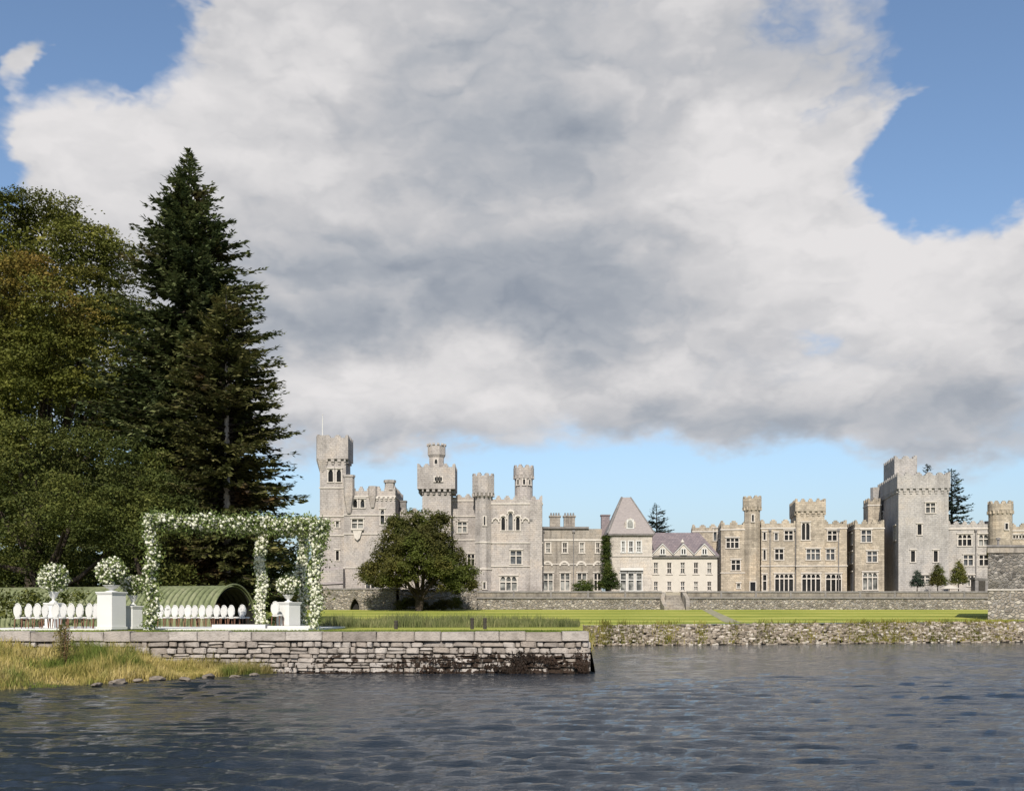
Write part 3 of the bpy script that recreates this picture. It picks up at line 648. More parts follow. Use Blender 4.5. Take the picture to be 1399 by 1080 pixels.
c = WM.hit(860, -2)[0] - uc; z0, z1 = WM.z(723, D) - zb, WM.z(706, D) - zb
yv = .55
mb = MB(); mb.prism([(c - .75, z0), (c + .75, z0), (c + .75, z1 - .7), (c, z1), (c - .75, z1 - .7)], yv - .4, yv + 2.4); dm = mb.build('dormer', MT['render'], rf)
window(e, c, yv - .42, (z0 + z1) / 2 - .1, .75, 1.1, 1, 'arch', cut=False, hood=False, trim='white', glass='glass_pale')
mb = MB(); p, q = WM.hit(847, -3)[0] - uc, WM.hit(878.5, -3)[0] - uc; z = WM.z(779, D) - zb; mb.box(p, q, -.5, .02, z, z + .35); mb.build('window_canopy', MT['white'], e)
p, q = WM.hit(818, 6)[0] - uc, WM.hit(834, 6)[0] - uc
# house between
mb = MB(); z = WM.z(703, D + 6) - zb; mb.box(p + .3, p + 1.5, 7.6, 9, 2, z); mb.box(p + .2, p + 1.6, 7.5, 9.1, z + .003, z + .2); o = mb.build('chimney', MT['slate'], e)
mb = MB(); mb.prism([(p, WM.z(728, D + 6) - zb), (q + .5, WM.z(728, D + 6) - zb), (q + .5, WM.z(709, D + 6) - zb), (p + 1.4, WM.z(709, D + 6) - zb)], 7.62, 10); mb.build('back_roof', MT['slate'], e)
# long two-storey house
XS = [896, 914.3, 932.6, 950.8, 969]
e, A, B, H, zb, D, uc = piece('long_house', 'two-storey cream house with purple slate roof and three small gablets', 'house', WM, 890, 980, 761, -1.5, 9, 'cream', batt=0,
      wins=[(x - 3.2, x + 3.2, 768, 783.5, 1, 'sash', 'glass' if k % 2 else 'glass_pale') for k, x in enumerate(XS)] + [(x - 3, x + 3, 794, 806.5, 1, 'sash') for x in XS], trim='dress')
mb = MB(); mb.box(A - .1, B + .2, -.4, 9.2, H + .003, H + .22); mb.build('eaves', MT['lead'], e)
zr = WM.z(727, D + 4) - zb; a, b = WM.hit(892, 3)[0] - uc, WM.hit(955, 3)[0] - uc
mb = MB(); mb.v += [(A - .1, -.45, H + .22), (B + .25, -.45, H + .22), (B + .25, 9.25, H + .22), (A - .1, 9.25, H + .22), (a, 4.4, zr), (b, 4.4, zr)]
mb.f += [(0, 1, 5, 4), (1, 2, 5), (2, 3, 4, 5), (3, 0, 4)]; rf = mb.build('roof', MT['slate'], e)
for px in (904.5, 933, 961.5):
    c = WM.hit(px, -1.5)[0] - uc; zg = H + .225; hh = WM.z(744, D) - zb - zg; wd = 1.42
    mb = MB(); mb.prism([(c - wd, zg), (c + wd, zg), (c, zg + hh)], -.5, 2.6); g = mb.build('gablet', MT['render'], e)
    mb = MB()
    for s in (-1, 1):
        pts = [(c + s * (wd + .1), zg + .02), (c + s * (wd + .1), zg + .15), (c, zg + hh + .2), (c, zg + hh + .05)]
        mb.prism(pts if s > 0 else pts[::-1], -.62, -.505)
    mb.build('bargeboard', MT['white'], g)
    mb = MB(); mb.v += [(c - wd - .2, -.64, zg + .1), (c, -.64, zg + hh + .26), (c, 3.2, zg + hh + .26), (c - wd - .2, 3.2, zg + .1), (c + wd + .2, -.64, zg + .1), (c + wd + .2, 3.2, zg + .1)]; mb.f += [(0, 1, 2, 3), (1, 4, 5, 2)]; mb.build('gablet_roof', MT['slate'], g)
    window(e, c, -.52, zg + hh * .36, .55, .7, 2, 'slit', cut=False, hood=False, trim='white')
mb = MB(); c = WM.hit(933, -1.5)[0] - uc; z = WM.z(744, D) - zb; mb.lathe([(.12, z), (.12, z + .3), (.28, z + .4), (.05, z + .85)], 8, cx=c, cy=.4); mb.build('finial', MT['dress'], e)

# ---- right wing
piece('castle_wing', 'low grey parapet range half hidden behind the long cream house', 'castle', WR, 946, 988, 716, 7, 10, 'tan', wins=[(975, 979, 722, 738, 1, 'slit')], batt=1.0)
piece('castle_wing', 'tan castle block with three-light window just right of the cream house', 'castle', WR, 985, 1020, 711, -1.0, 9, 'tan',
      wins=[(992.5, 1009, 735, 748, 3, 'sq'), (999.5, 1011, 765, 778.5, 2, 'sq'), (1007, 1011, 797, 803, 1, 'slit')], strings=(782,), batt=1.2, lefts=[(3, 735, 748, 1.2, 2, 'sq'), (6, 735, 748, 1.2, 2, 'sq')])
turret('castle_turret', 'slender tan stair turret with slit window and small corbelled top, left of the square tower', WR, 1017, 1038, 678, None, -.6, 'tan', head=(1014, 1039, 693), n=8,
       wins=[(1028.5, 704, 713, .28, 1, 'slit'), (1028.5, 795, 807, .75, 1, 'slit')], strings=())
piece('castle_wing', 'tan castle block with four-light arcade window, between stair turret and square tower', 'castle', WR, 1040, 1090, 709, -1.6, 12, 'tan',
      wins=[(1058.5, 1062.5, 728, 737.5, 1, 'slit'), (1072, 1083, 725, 737.5, 2, 'sq'), (1059, 1070, 750, 764, 2, 'sq'), (1059, 1083.5, 784, 807, 4, 'arcade'), (1043, 1046, 727, 737, 1, 'slit'), (1043, 1046, 751, 764, 1, 'slit'), (1042.5, 1047, 785, 806, 1, 'tall')],
      strings=(772.5,), batt=1.2, pipes=(1052, 1086.5))
piece('castle_tower', 'square tan castle tower with tall lancet pair under a plain head', 'tower', WR, 1088, 1126.5, 682, -2.2, 7.5, 'tan',
      wins=[(1095.5, 1106, 714, 737, 2, 'arch'), (1102, 1120, 750, 764, 3, 'sq'), (1096, 1120.5, 784, 807, 4, 'arcade')], strings=(698, 772.5), head=(1086.5, 1128, 681, 698), step=1.2)
piece('castle_wing', 'tan castle block with arcade window right of the square tan tower', 'castle', WR, 1126.5, 1157, 710, -1.2, 14, 'tan',
      wins=[(1131, 1143, 725, 738, 2, 'sq'), (1129, 1140, 750, 764, 2, 'sq'), (1128.5, 1149, 784, 807, 3, 'arcade')], strings=(772.5,), batt=1.1, pipes=(1145.5,))
piece('castle_wing', 'tan castle block with triple pointed window, left against the great grey tower', 'castle', WR, 1168, 1208, 710, -3.0, 11, 'tan',
      wins=[(1177, 1190, 724, 740, 2, 'sq'), (1185, 1198, 753, 767, 2, 'sq'), (1179, 1198.5, 782, 805, 3, 'arcade', 'glass_pale')], strings=(), batt=1.1,
      lefts=[(2.2, 728, 742, 1.3, 2, 'sq'), (2.2, 753, 768, 1.7, 3, 'sq'), (2.2, 781, 806, 1.6, 2, 'tall'), (5.2, 753, 768, 1.5, 2, 'sq')])
piece('castle_tower', 'short dark rough tower peeping behind the great grey tower on its left', 'tower', WR, 1186, 1204, 680, 6, 4, 'tan', wins=(), batt=1.0, yb=760)
e, A, B, H, zb, D, uc = piece('castle_keep', 'great square grey tower with corbelled head, the largest at the right', 'tower', WR, 1227.5, 1296, 667, -4.5, 14, 'grey',
      wins=[(1265, 1277.5, 687, 700, 2, 'sq', 'glass_pale'), (1253.5, 1259, 716, 730, 1, 'slit'), (1244.5, 1250, 752, 767, 1, 'slit'), (1275.5, 1281, 752, 767, 1, 'slit'), (1258, 1270, 786, 797, 2, 'sq', 'glass_pale')],
      strings=(), head=(1225.5, 1298, 645, 667), step=1.35, lefts=[(2.2, 717, 736, 1.6, 3, 'tall'), (11, 690, 706, .6, 1, 'slit')])
zq = WR.z(622, D + 5.5) - zb
mb = MB(); a, b = WR.hit(1222, 1)[0] - uc, WR.hit(1253, 1)[0] - uc; mb.box(a, b, 5.5, 13.5, WR.z(668, D) - zb, zq - .9); o = mb.build('cap_house', MT['grey'], e)
mb = MB(); merlons(mb, a, b, 5.5, 13.5, zq, .9, 1.3); mb.build('battlement', MT['grey'], o)
mb = MB(); zl = WR.z(683, D) - zb; zh = WR.z(650, D) - zb; mb.lathe([(.3, zl - .4), (1.0, zl + 1.2), (1.0, zh)], 8, cx=A - .4, cy=13.6); mb.build('bartizan', MT['grey'], e)
piece('castle_wing', 'pale grey castle range with pointed triple windows right of the great tower', 'castle', WR, 1295, 1353, 711, -2.0, 10, 'grey',
      wins=[(1309, 1327, 730, 745, 3, 'arcade'), (1337.5, 1350, 730, 745, 2, 'arcade'), (1316.5, 1329, 758, 772, 2, 'sq'), (1338, 1350, 758, 772, 2, 'sq'), (1322, 1330, 786, 800, 2, 'sq')], strings=(722,), batt=1.0, step=1.1, pipes=(1333,))
turret('castle_turret', 'stout round tan turret at the right edge above the rubble bastion', WR, 1351, 1382.5, 685, None, -2.4, 'tan', head=(1350, 1384, 698), n=20, wins=[(1375, 716, 724, .4, 1, 'slit')])
piece('castle_wing', 'tan castle range with a row of small lights at the right edge', 'castle', WR, 1383, 1460, 714, -1.8, 10, 'tan', wins=[(1384 + 4.2 * k, 1386.6 + 4.2 * k, 731, 735, 1, 'slit') for k in range(14)], strings=(724,), batt=1.0)

# ---- terrace walls
MT['parapet'] = stone_mat('grey brown parapet stone', (.20, .18, .155), .4, .9, .12, .9)
def terrace_wall(label, X0, X1, y, zt, zb_, seg=6.0, th=.7, par=True, mat='rubble', coping='weathered', hole=None):
    e = empty('terrace_wall', ((X0 + X1) / 2, y, zb_)); tag(e, label, 'wall'); w = (X1 - X0) / 2; H = zt - zb_
    pz = H - 1.0 if par else H
    wall_mesh(-w, w, th, 0, pz, [hole] if hole else [], rev=th * .8).build('rubble_face', MT[mat], e)
    if par:
        mb = MB(); mb.box(-w, w, -.16, th + .1, pz + .003, pz + .2); mb.build('ledge', MT['lead'], e)
        n = max(1, int(round(2 * w / seg))); s = 2 * w / n
        for i in range(n):
            mb = MB(); mb.box(-w + i * s + .12, -w + (i + 1) * s - .12, .05, th - .1, pz + .203, H - .2); o = mb.build('parapet_panel', MT['parapet'], e)
            mb = MB(); mb.box(-w + i * s + .09, -w + (i + 1) * s - .09, -.03, th, H - .197, H); mb.build('coping', MT['lead'], o)
            if i: mb = MB(); mb.box(-w + i * s - .115, -w + i * s + .115, .0, th - .05, pz + .203, H + .06); mb.build('pier', MT['lead'], e)
    else:
        n = max(1, int(round(2 * w / 3))); s = 2 * w / n
        for i in range(n):
            mb = MB(); mb.box(-w + i * s + .015, -w + (i + 1) * s - .015, -.1, th + .05, H + .003, H + random.uniform(.16, .22)); mb.build('coping', MT['lead'], e)
    return e
xw = lambda px, D: (px - CX) / F * D
zz = lambda py, D: CZ - (py - HY) / F * D
dx0, dx1 = xw(478.5, 143), xw(491, 143); c0 = (xw(443, 143) + xw(546, 143)) / 2
e = terrace_wall('rubble terrace wall with pointed dark doorway, left of the round tree', xw(415, 143), xw(546, 143), 143, zz(805, 143), 2.9, par=False, th=1.2,
                 hole=(dx0 - (xw(415, 143) + xw(546, 143)) / 2, dx1 - (xw(415, 143) + xw(546, 143)) / 2, .05, zz(817, 143) - 2.9))
mb = MB(); cc = (dx0 + dx1) / 2 - (xw(415, 143) + xw(546, 143)) / 2; w = (dx1 - dx0) / 2; H = zz(817, 143) - 2.9; t = H
for s in (-1, 1):
    pts = [(cc + s * w, t), (cc + s * w, t - 1.1), (cc + s * w * .72, t - .55), (cc + s * w * .35, t - .2), (cc, t)]
    mb.prism(pts if s < 0 else pts[::-1], .03, .9)
mb.build('arch_head', MT['rubble'], e)
mb = MB(); mb.box(cc - w, cc + w, .9, .95, .05, H); mb.build('shadow_door', MT['dark'], e)  # near-black sheet fills the doorway in place of recess shade
MB().box(xw(546, 144) - .35, xw(546, 144), 143.0, 146.8, 2.9, zz(806, 144)).build('return_wall', MT['rubble'], e).location = (-e.location[0], -e.location[1], -e.location[2])
terrace_wall('set-back terrace wall in the shade behind the round tree', xw(546, 146.5), xw(651, 146.5), 146.5, zz(806.5, 146.5), 2.9, par=False)
terrace_wall('long rubble terrace wall with parapet left of the garden steps', xw(651, 145), xw(905, 145), 145, zz(807, 145), 2.9, seg=4.6)
terrace_wall('long rubble terrace wall with parapet right of the garden steps', xw(938, 145), xw(1365, 145), 145, zz(807, 145), 2.9, seg=4.5)
# garden steps between the two long walls
sx0, sx1 = xw(909, 145), xw(934, 145)
e = empty('garden_steps', ((sx0 + sx1) / 2, 145, 2.9)); tag(e, 'stone garden steps in the gap of the terrace wall', 'steps'); w = (sx1 - sx0) / 2
for k in range(12): MB().box(-w, w, -1.4 + k * .34, 3.2, k * .19 + (.003 if k else 0), (k + 1) * .19).build('step', MT['weathered'], e)
for s in (-1, 1):
    mb = MB(); pts = []
    P = [(s * (w + .15), 2.0, 2.5), (s * (w + .15), .4, 2.4), (s * (w + .45), -.5, 1.6), (s * (w + .35), -1.4, .9), (s * (w + .2), -2.2, .55)]
    for (x, y, z) in P: pts.append((x, y, z))
    for i, (x, y, z) in enumerate(pts):
        mb.v += [(x - .25, y, 0), (x + .25, y, 0), (x + .25, y, z), (x - .25, y, z)]
        if i:
            b = (i - 1) * 4
            for k in range(4): k2 = (k + 1) % 4; mb.f.append((b + k, b + k2, b + 4 + k2, b + 4 + k))
    mb.f.append((3, 2, 1, 0)); q = 4 * (len(pts) - 1); mb.f.append((q, q + 1, q + 2, q + 3)); mb.build('cheek_wall', MT['weathered'], e)
# bastion at the right edge
e = empty('bastion', (xw(1350, 101), 101, h(101) - .2)); tag(e, 'massive rubble bastion with parapet band at the right edge of the lawn', 'wall')
zt = zz(745, 101) - (h(101) - .2); zp = zz(755, 101) - (h(101) - .2); zm = zz(806, 101) - (h(101) - .2)
mb = MB(); mb.v += [(-.2, -.4, 0), (16, -.4, 0), (16, 14, 0), (6.3, 14, 0), (0, 0, zm), (16, 0, zm), (16, 14, zm), (6.3, 14, zm)]; mb.f += [(0, 1, 5, 4), (3, 0, 4, 7), (1, 2, 6, 5), (2, 3, 7, 6), (4, 5, 6, 7)]; mb.build('battered_base', MT['rubble'], e)
def skew(z0, z1, q):
    b = MB(); b.box(-q, 16 + q, -q, 14 + q, z0, z1); b.v = [(x + (6.2 if x < 1 and y > 1 else 0), y, z) for x, y, z in b.v]; return b
mb = skew(zm + .12, zp, 0); mb.build('rubble_face', MT['rubble_big'], e)
mb = skew(zm + .003, zm + .117, .1); mb.build('string_course', MT['dress'], e)
mb = skew(zp + .003, zt - .12, .12); mb.build('parapet', MT['weathered'], e)
mb = skew(zt - .117, zt + .05, .22); mb.build('coping', MT['lead'], e)
mb = MB(); mb.tube([(1.1, .4, zt), (1.1, .4, zt + .55)], .1, 8); mb.lathe([(.2, zt + .55), (.2, zt + .75)], 10, cx=1.1, cy=.4); mb.build('lantern', MT['lead'], e)
# small things on the terrace
e = empty('garden_shed', (xw(1342, 147.6), 147.6, ZB + .1)); tag(e, 'garden shed coloured as dark shadow on the terrace beside the rubble bastion', 'shed')
MB().box(-.95, .95, 0, 1.4, 0, 1.7).build('body', MT['lead'], e); mb = MB(); mb.prism([(-1.05, 1.703), (1.05, 1.703), (1.05, 1.8), (-1.05, 2.0)], -.1, 1.5); mb.build('roof', MT['lead'], e)  # body and roof take a dark colour standing in for shadow
MB().box(-.5, .4, -.04, -.003, .05, 1.55).build('shadow_door', MT['joint'], e)  # front panel coloured dark in place of shadow
e = empty('parasol', (xw(1297, 148), 148, ZB + .1)); tag(e, 'cream garden parasol on the terrace between two small trees', 'parasol')
MB().lathe([(.05, 0), (.05, .75)], 8).build('pole', MT['white'], e); MB().lathe([(1.35, .45), (.8, .78), (.08, 1.02)], 10).build('canopy', MT['cream'], e)

# ================================================================== jetty wall of separate stones
m = Mat('quay stone'); g = m.n('ShaderNodeNewGeometry'); oi = m.n('ShaderNodeObjectInfo'); p = m.pos()
n1 = m.noise(p, 3.5, 6, .65); n2 = m.noise(p, 14, 4, .6)
c = m.ramp(oi.outputs['Random'], [(0, (.20, .175, .155)), (.4, (.32, .29, .265)), (.7, (.26, .225, .195)), (1, (.38, .35, .325))])
c = m.mix(.8, c, m.ramp(n1, [(.3, (.6, .58, .55)), (.5, (1, 1, 1)), (.72, (1.2, 1.18, 1.14))]), 'MULTIPLY')
c = m.mix(m.ss(n2, .6, .75, 0, .6), c, (.07, .065, .05))
sp = m.n('ShaderNodeSeparateXYZ'); m.l(p, sp.inputs[0])
# dark lake weed left by high water: thickest towards the free end
wd = m.math('ADD', m.math('ADD', m.ss(sp.outputs[0], -12, 3, -.16, .10), m.ss(sp.outputs[2], .55, 1.2, .0, -.45)), m.math('MULTIPLY', m.noise(p, 2.1, 7, .72, .6), 1.5))
wd = m.math('ADD', wd, m.ss(sp.outputs[2], .12, .0, 0, .3))
c = m.mix(m.ss(wd, .76, .81), c, m.ramp(n2, [(.3, (.012, .009, .007)), (.7, (.05, .032, .022))]))
m.colour(c, .9, .2); m.bump(m.math('ADD', n1, m.math('MULTIPLY', n2, .5)), .9, .05); MT['quay'] = m.m

def stone_protos(k, jit, bev, seed):
    r = random.Random(seed); out = []
    for _ in range(k):
        bm = bmesh.new(); bmesh.ops.create_cube(bm, size=1)
        for v in bm.verts: v.co.x += r.uniform(-jit, jit) * .5; v.co.z += r.uniform(-jit, jit); v.co.y += r.uniform(-jit, jit) * .6
        bmesh.ops.bevel(bm, geom=bm.edges[:], offset=bev, segments=1, affect='EDGES')
        me = bpy.data.meshes.new('stone'); bm.to_mesh(me); bm.free(); me.materials.append(MT['quay']); out.append(me)
    return out
SP = stone_protos(18, .13, .15, 1); CP = stone_protos(6, .025, .035, 2)
jw = empty('quay_wall', (-8, 42, 0)); tag(jw, 'long near quay wall of coursed stones with flat coping, rising from the lake', 'wall')
JX0, JX1, JT = -23.6, 2.95, 1.60
mb = MB(); mb.box(JX0 + 8, JX1 + 7.85, .18, .9, -1.2, JT - .12); mb.build('core', MT['joint'], jw)
sr = random.Random(5)
def stone(name, me, x0, x1, z0, z1, y, dep):
    o = bpy.data.objects.new(name, me); col.objects.link(o); o.parent = jw
    o.location = ((x0 + x1) / 2 + 8, y + dep / 2, (z0 + z1) / 2); o.scale = (x1 - x0, dep, z1 - z0); o.rotation_euler = (sr.uniform(-.03, .03), sr.uniform(-.035, .035), sr.uniform(-.03, .03)); return o
x = JX0
while x < JX1 - .3:
    L_ = sr.uniform(.75, 1.5)
    if x + L_ > JX1 - .5: L_ = JX1 - x
    o = stone('coping_stone', sr.choice(CP), x + .008, x + L_ - .008, JT - .36 + sr.uniform(-.02, .02), JT + sr.uniform(-.025, .02), -.06 + sr.uniform(-.03, .03), 1.0); o.rotation_euler = (0, sr.uniform(-.008, .008), 0); x += L_
z = JT - .38; row = 0
while z > -.25:
    hgt = sr.uniform(.16, .26); z0 = z - hgt; lim = bank_z
    x = JX0 + sr.uniform(0, .3)
    while x < JX1 - .1:
        L_ = sr.choice((.25, .32, .38, .45, .5, .6, .75)) * sr.uniform(.85, 1.15)
        if x + L_ > JX1 - .25: L_ = JX1 - x
        if not (x < -8.8 and bank_z(x + L_ / 2, 41.9) > z + .02):
            if sr.random() < .10 and L_ > .5:
                stone('stone', sr.choice(SP), x + .02, x + L_ - .02, z - hgt * .5 + .012, z - .012, sr.uniform(-.03, .06), .4)
                stone('stone', sr.choice(SP), x + .02, x + L_ - .02, z0 + .012, z - hgt * .5 - .012, sr.uniform(-.03, .06), .4)
            else: stone('stone', sr.choice(SP), x + .014, x + L_ - .014, z0 + .012 + sr.uniform(-.02, .015), z - .012 + sr.uniform(-.02, .015), sr.uniform(-.06, .09), .4)
        x += L_
    z = z0
# end face and back towards the inlet
for i in range(6):
    for k in range(5):
        o = stone('end_stone', SP[(i * 3 + k) % 18], 0, .3, 1.2 - i * .24 - .22, 1.2 - i * .24, .3 + k * .5, .47); o.location[0] = JX1 + 7.93
# lake weed hanging in tufts on the stones
wr_ = np.random.default_rng(11); n = 5200
xx = JX1 - .05 - np.abs(wr_.normal(0, 4.0, n)); zc = .42 + .18 * np.sin(xx * 1.3) + wr_.normal(0, .20, n) - .045 * (JX1 - xx)
cl_ = np.sin(xx * 2.1 + 1) + np.sin(xx * 5.3) * .7 + np.sin(zc * 11 + xx * 1.7) + wr_.normal(0, .35, n)
k = (zc > .0) & (zc < .98) & (xx > -10) & (cl_ > .35)
P = np.stack([xx[k], 41.90 + wr_.normal(0, .03, k.sum()), zc[k]], 1); n = len(P)
V, Fc = leaf_quads(P, np.stack([wr_.normal(0, .5, n), wr_.normal(-.2, .3, n), -np.ones(n)], 1), np.stack([wr_.normal(0, .4, n), -np.ones(n), wr_.normal(0, .4, n)], 1), wr_.uniform(.06, .16, n), wr_.uniform(.03, .07, n))
V = V - np.array(jw.location[:])
MT['weed'] = leaf_mat('brown lake weed', [(0, (.010, .007, .005)), (.6, (.03, .018, .012)), (1, (.07, .04, .03))], trans=.05)
tag(link('lake_weed', npmesh('lake_weed', V, Fc), MT['weed'], jw), kind='stuff')

# ================================================================== far bank of tumbled stones
m = Mat('tumbled bank stone'); g = m.n('ShaderNodeNewGeometry'); n1 = m.noise(m.pos(), 4, 5, .6)
c = m.ramp(g.outputs['Random Per Island'], [(0, (.07, .06, .05)), (.35, (.26, .225, .185)), (.6, (.16, .13, .10)), (.85, (.34, .30, .26)), (1, (.44, .41, .37))])
c = m.mix(.7, c, m.ramp(n1, [(.3, (.55, .54, .5)), (.65, (1.15, 1.13, 1.1))]), 'MULTIPLY'); m.colour(c, .95, .15); m.bump(n1, .7, .05); MT['rock'] = m.m
rw = empty('stone_revetment', (6.5, 82, 0)); tag(rw, 'far lake bank faced with loose tumbled stones below the lawn', 'embankment')
def far_y(x): return 82 + (x - 5.3) * .32
mb = MB(); xs = np.linspace(4.4, 90, 60)
for x in xs:
    y = far_y(x); mb.v += [(x - 6.5, y - 82 - 1.1, -.6), (x - 6.5, y - 82 - .55, .1), (x - 6.5, y - 82 - .1, h(y) - .10), (x - 6.5, y - 82 + 1.2, h(y) - .03)]
for i in range(len(xs) - 1):
    for k in range(3): a = i * 4 + k; mb.f.append((a, a + 4, a + 5, a + 1))
mb.build('earth_core', MT['joint'], rw)
bm = bmesh.new(); bmesh.ops.create_cube(bm, size=2); bmesh.ops.bevel(bm, geom=bm.edges[:], offset=.45, segments=1, affect='EDGES'); bmesh.ops.triangulate(bm, faces=bm.faces[:])
rv = np.array([v.co[:] for v in bm.verts]); bm.verts.index_update(); rfc = np.array([[v.index for v in f.verts] for f in bm.faces]); bm.free()
n = 8000; xx = wr_.uniform(4.6, 75, n); t = wr_.random(n)
P = np.stack([xx - 6.5, far_y(xx) - 82 - 1.0 + t * 1.05 + wr_.normal(0, .05, n), -.05 + (np.array([h(q) for q in far_y(xx)]) - .03) * t ** .85 + wr_.normal(0, .045, n)], 1)
S = np.stack([wr_.uniform(.07, .24, n), wr_.uniform(.08, .16, n), wr_.uniform(.045, .10, n)], 1)
V, Fc = scatter(rv, rfc, P, S * .9 + .02, False)
tag(link('rock', npmesh('rock', V, Fc), MT['rock'], rw), kind='stuff')

# ================================================================== grasses (uncountable)
def blades(name, P, H, Wd, mat, parent=None, lean=.35, seed=1, kind='stuff'):
    g = np.random.default_rng(seed); n = len(P); a = g.uniform(0, 2 * pi, n); d = np.stack([np.cos(a), np.sin(a), np.zeros(n)], 1)
    ln = g.uniform(.05, lean, n)[:, None]; b = g.uniform(0, 2 * pi, n); lv = np.stack([np.cos(b), np.sin(b), np.zeros(n)], 1)
    H = H[:, None]; W2 = Wd[:, None] * .5; up = np.array((0, 0, 1.))
    m_ = P + up * H * .55 + lv * H * ln * .35; t_ = P + up * H * (1 - ln * .3) + lv * H * ln
    V = np.stack([P - d * W2, P + d * W2, m_ + d * W2 * .7, m_ - d * W2 * .7, t_], 1).reshape(-1, 3)
    i = np.arange(n)[:, None] * 5
    Fc = np.concatenate([i + np.array([[0, 1, 2]]), i + np.array([[0, 2, 3]]), i + np.array([[3, 2, 4]])], 0)
    return tag(link(name, npmesh(name, V, Fc), mat, parent), kind=kind)
MT['drygrass'] = leaf_mat('tall bank grass', [(0, (.11, .125, .03)), (.3, (.25, .225, .065)), (.65, (.42, .345, .13)), (1, (.54, .46, .24))], ((.12, .155, .03), .55, .52), .3, .8)
MT['tuft'] = leaf_mat('yellow green tufts', [(0, (.08, .09, .018)), (.5, (.20, .19, .04)), (1, (.34, .28, .08))], None, .3, .5)
MT['rush'] = leaf_mat('rushes', [(0, (.06, .08, .03)), (.5, (.13, .15, .06)), (1, (.26, .25, .13))], None, .3, .6)
MT['shortgrass'] = leaf_mat('short grass', [(0, (.07, .115, .018)), (.5, (.14, .19, .03)), (1, (.24, .26, .06))], None, .3, .5)
g = np.random.default_rng(21)
n = 58000; xx = -8.7 - np.abs(g.gamma(2.0, 4.6, n)); s = np.array([shore_y(x) for x in xx]); t = g.random(n) ** .9
yy_ = s + .15 + t * (42.2 - s); zb_ = np.array([bank_z(x, y) for x, y in zip(xx, yy_)])
patch = .75 + .35 * np.sin(xx * 1.1 + yy_ * .6) + .25 * np.sin(xx * 2.7 - yy_ * 1.3)
Hh = np.clip(g.normal(.50, .20, n) * patch * np.interp(xx, [-30, -12, -8.7], [1.1, .9, .45]), .12, .95)
k = (zb_ > -.02)
P = np.stack([xx, yy_, zb_ - .03], 1)[k]
blades('bank_grass', P, Hh[k], g.uniform(.012, .03, k.sum()), MT['drygrass'], lean=.7, seed=4); tag(bpy.data.objects['bank_grass'], 'tall dry yellow green grass on the near bank', 'grass')
# shrubby weed standing up out of the bank grass
wp = at(86, 905, 38.5)
n = 900; a = g.uniform(0, 2 * pi, n); hgt = g.random(n)
P = np.stack([wp[0] + np.cos(a) * (.12 + .28 * np.sin(hgt * 3)) * g.random(n), wp[1] + np.sin(a) * .3 * g.random(n), .55 + hgt * 1.35], 1)
V, Fc = leaf_quads(P, g.normal(size=(n, 3)) + (0, 0, .4), g.normal(size=(n, 3)), g.uniform(.05, .13, n), g.uniform(.03, .06, n))
wpz = (wp[0], wp[1], .5); e = empty('tall_weed', wpz); tag(e, 'tall spindly weed standing up in front of the quay wall', 'weed'); V -= np.array(wpz)
MT['weedleaf'] = leaf_mat('weed leaves', [(0, (.05, .06, .02)), (.6, (.12, .11, .04)), (1, (.22, .17, .08))])
link('leaves', npmesh('leaves', V, Fc), MT['weedleaf'], e)
mb = MB()
for k in range(7): q = (g.normal(0, .16), g.normal(0, .12)); mb.tube([(q[0] * .2, q[1] * .2, -.3), (q[0] * .7, q[1] * .7, .7), (q[0], q[1], 1.35)], [.012, .01, .005], 5)
mb.build('stem', MT['wood'], e)
# rushes behind the quay, short grass along its edge
n = 24000; px = g.uniform(425, 815, n); D = g.uniform(56, 72, n) + (px - 600) * .012; xx = (px - CX) / F * D; k = xx < np.array([land_right(y) for y in D]) - .2
cl_ = .45 + .45 * np.sin(xx * 1.7 + D * .4) + .4 * np.sin(xx * 4.9 - D * 1.7) + .25 * np.sin(xx * 9.7)
P = np.stack([xx, D, np.array([h(y) for y in D]) - .02], 1)[k]
hm = (np.clip(g.normal(.62, .16, n) * (.6 + .5 * cl_), .12, 1.1) * np.interp(px, [425, 560, 700, 815], [.75, .95, .9, .55]))[k]
blades('rushes', P, hm, g.uniform(.02, .045, k.sum()), MT['rush'], lean=.4, seed=5); tag(bpy.data.objects['rushes'], 'band of green rushes on the lawn behind the quay', 'rushes')
n = 26000; xx = g.uniform(-24, 2.7, n); D = 42.45 + g.random(n) ** 1.6 * 2.6; P = np.stack([xx, D, np.array([h(y) for y in D]) - .01], 1)
blades('short_grass', P, g.uniform(.03, .12, n), g.uniform(.008, .018, n), MT['shortgrass'], lean=.6, seed=6); tag(bpy.data.objects['short_grass'], 'strip of short grass along the quay edge', 'grass')
n = 9000; cen = np.concatenate([g.uniform(1150, 1399, 34), g.uniform(830, 1150, 12), [818, 826, 832, 1215, 1250, 1255]]); wid = g.uniform(2, 12, len(cen)); ci = g.integers(0, len(cen), n); px = cen[ci] + g.normal(0, 1, n) * wid[ci]; D = np.full(n, 86.0)
for _ in range(6): D = 82 + ((px - CX) / F * D - 5.3) * .32
off = g.uniform(-1.25, .1, n); D = D + off; xx = (px - CX) / F * D; P = np.stack([xx, D, np.clip(.1 + (off + 1.2) * 1.25, 0, 1.7)], 1)
blades('bank_tufts', P, g.uniform(.15, .5, n), g.uniform(.03, .06, n), MT['tuft'], lean=.8, seed=8); tag(bpy.data.objects['bank_tufts'], 'tufts of yellow green grass among the far bank stones', 'grass')
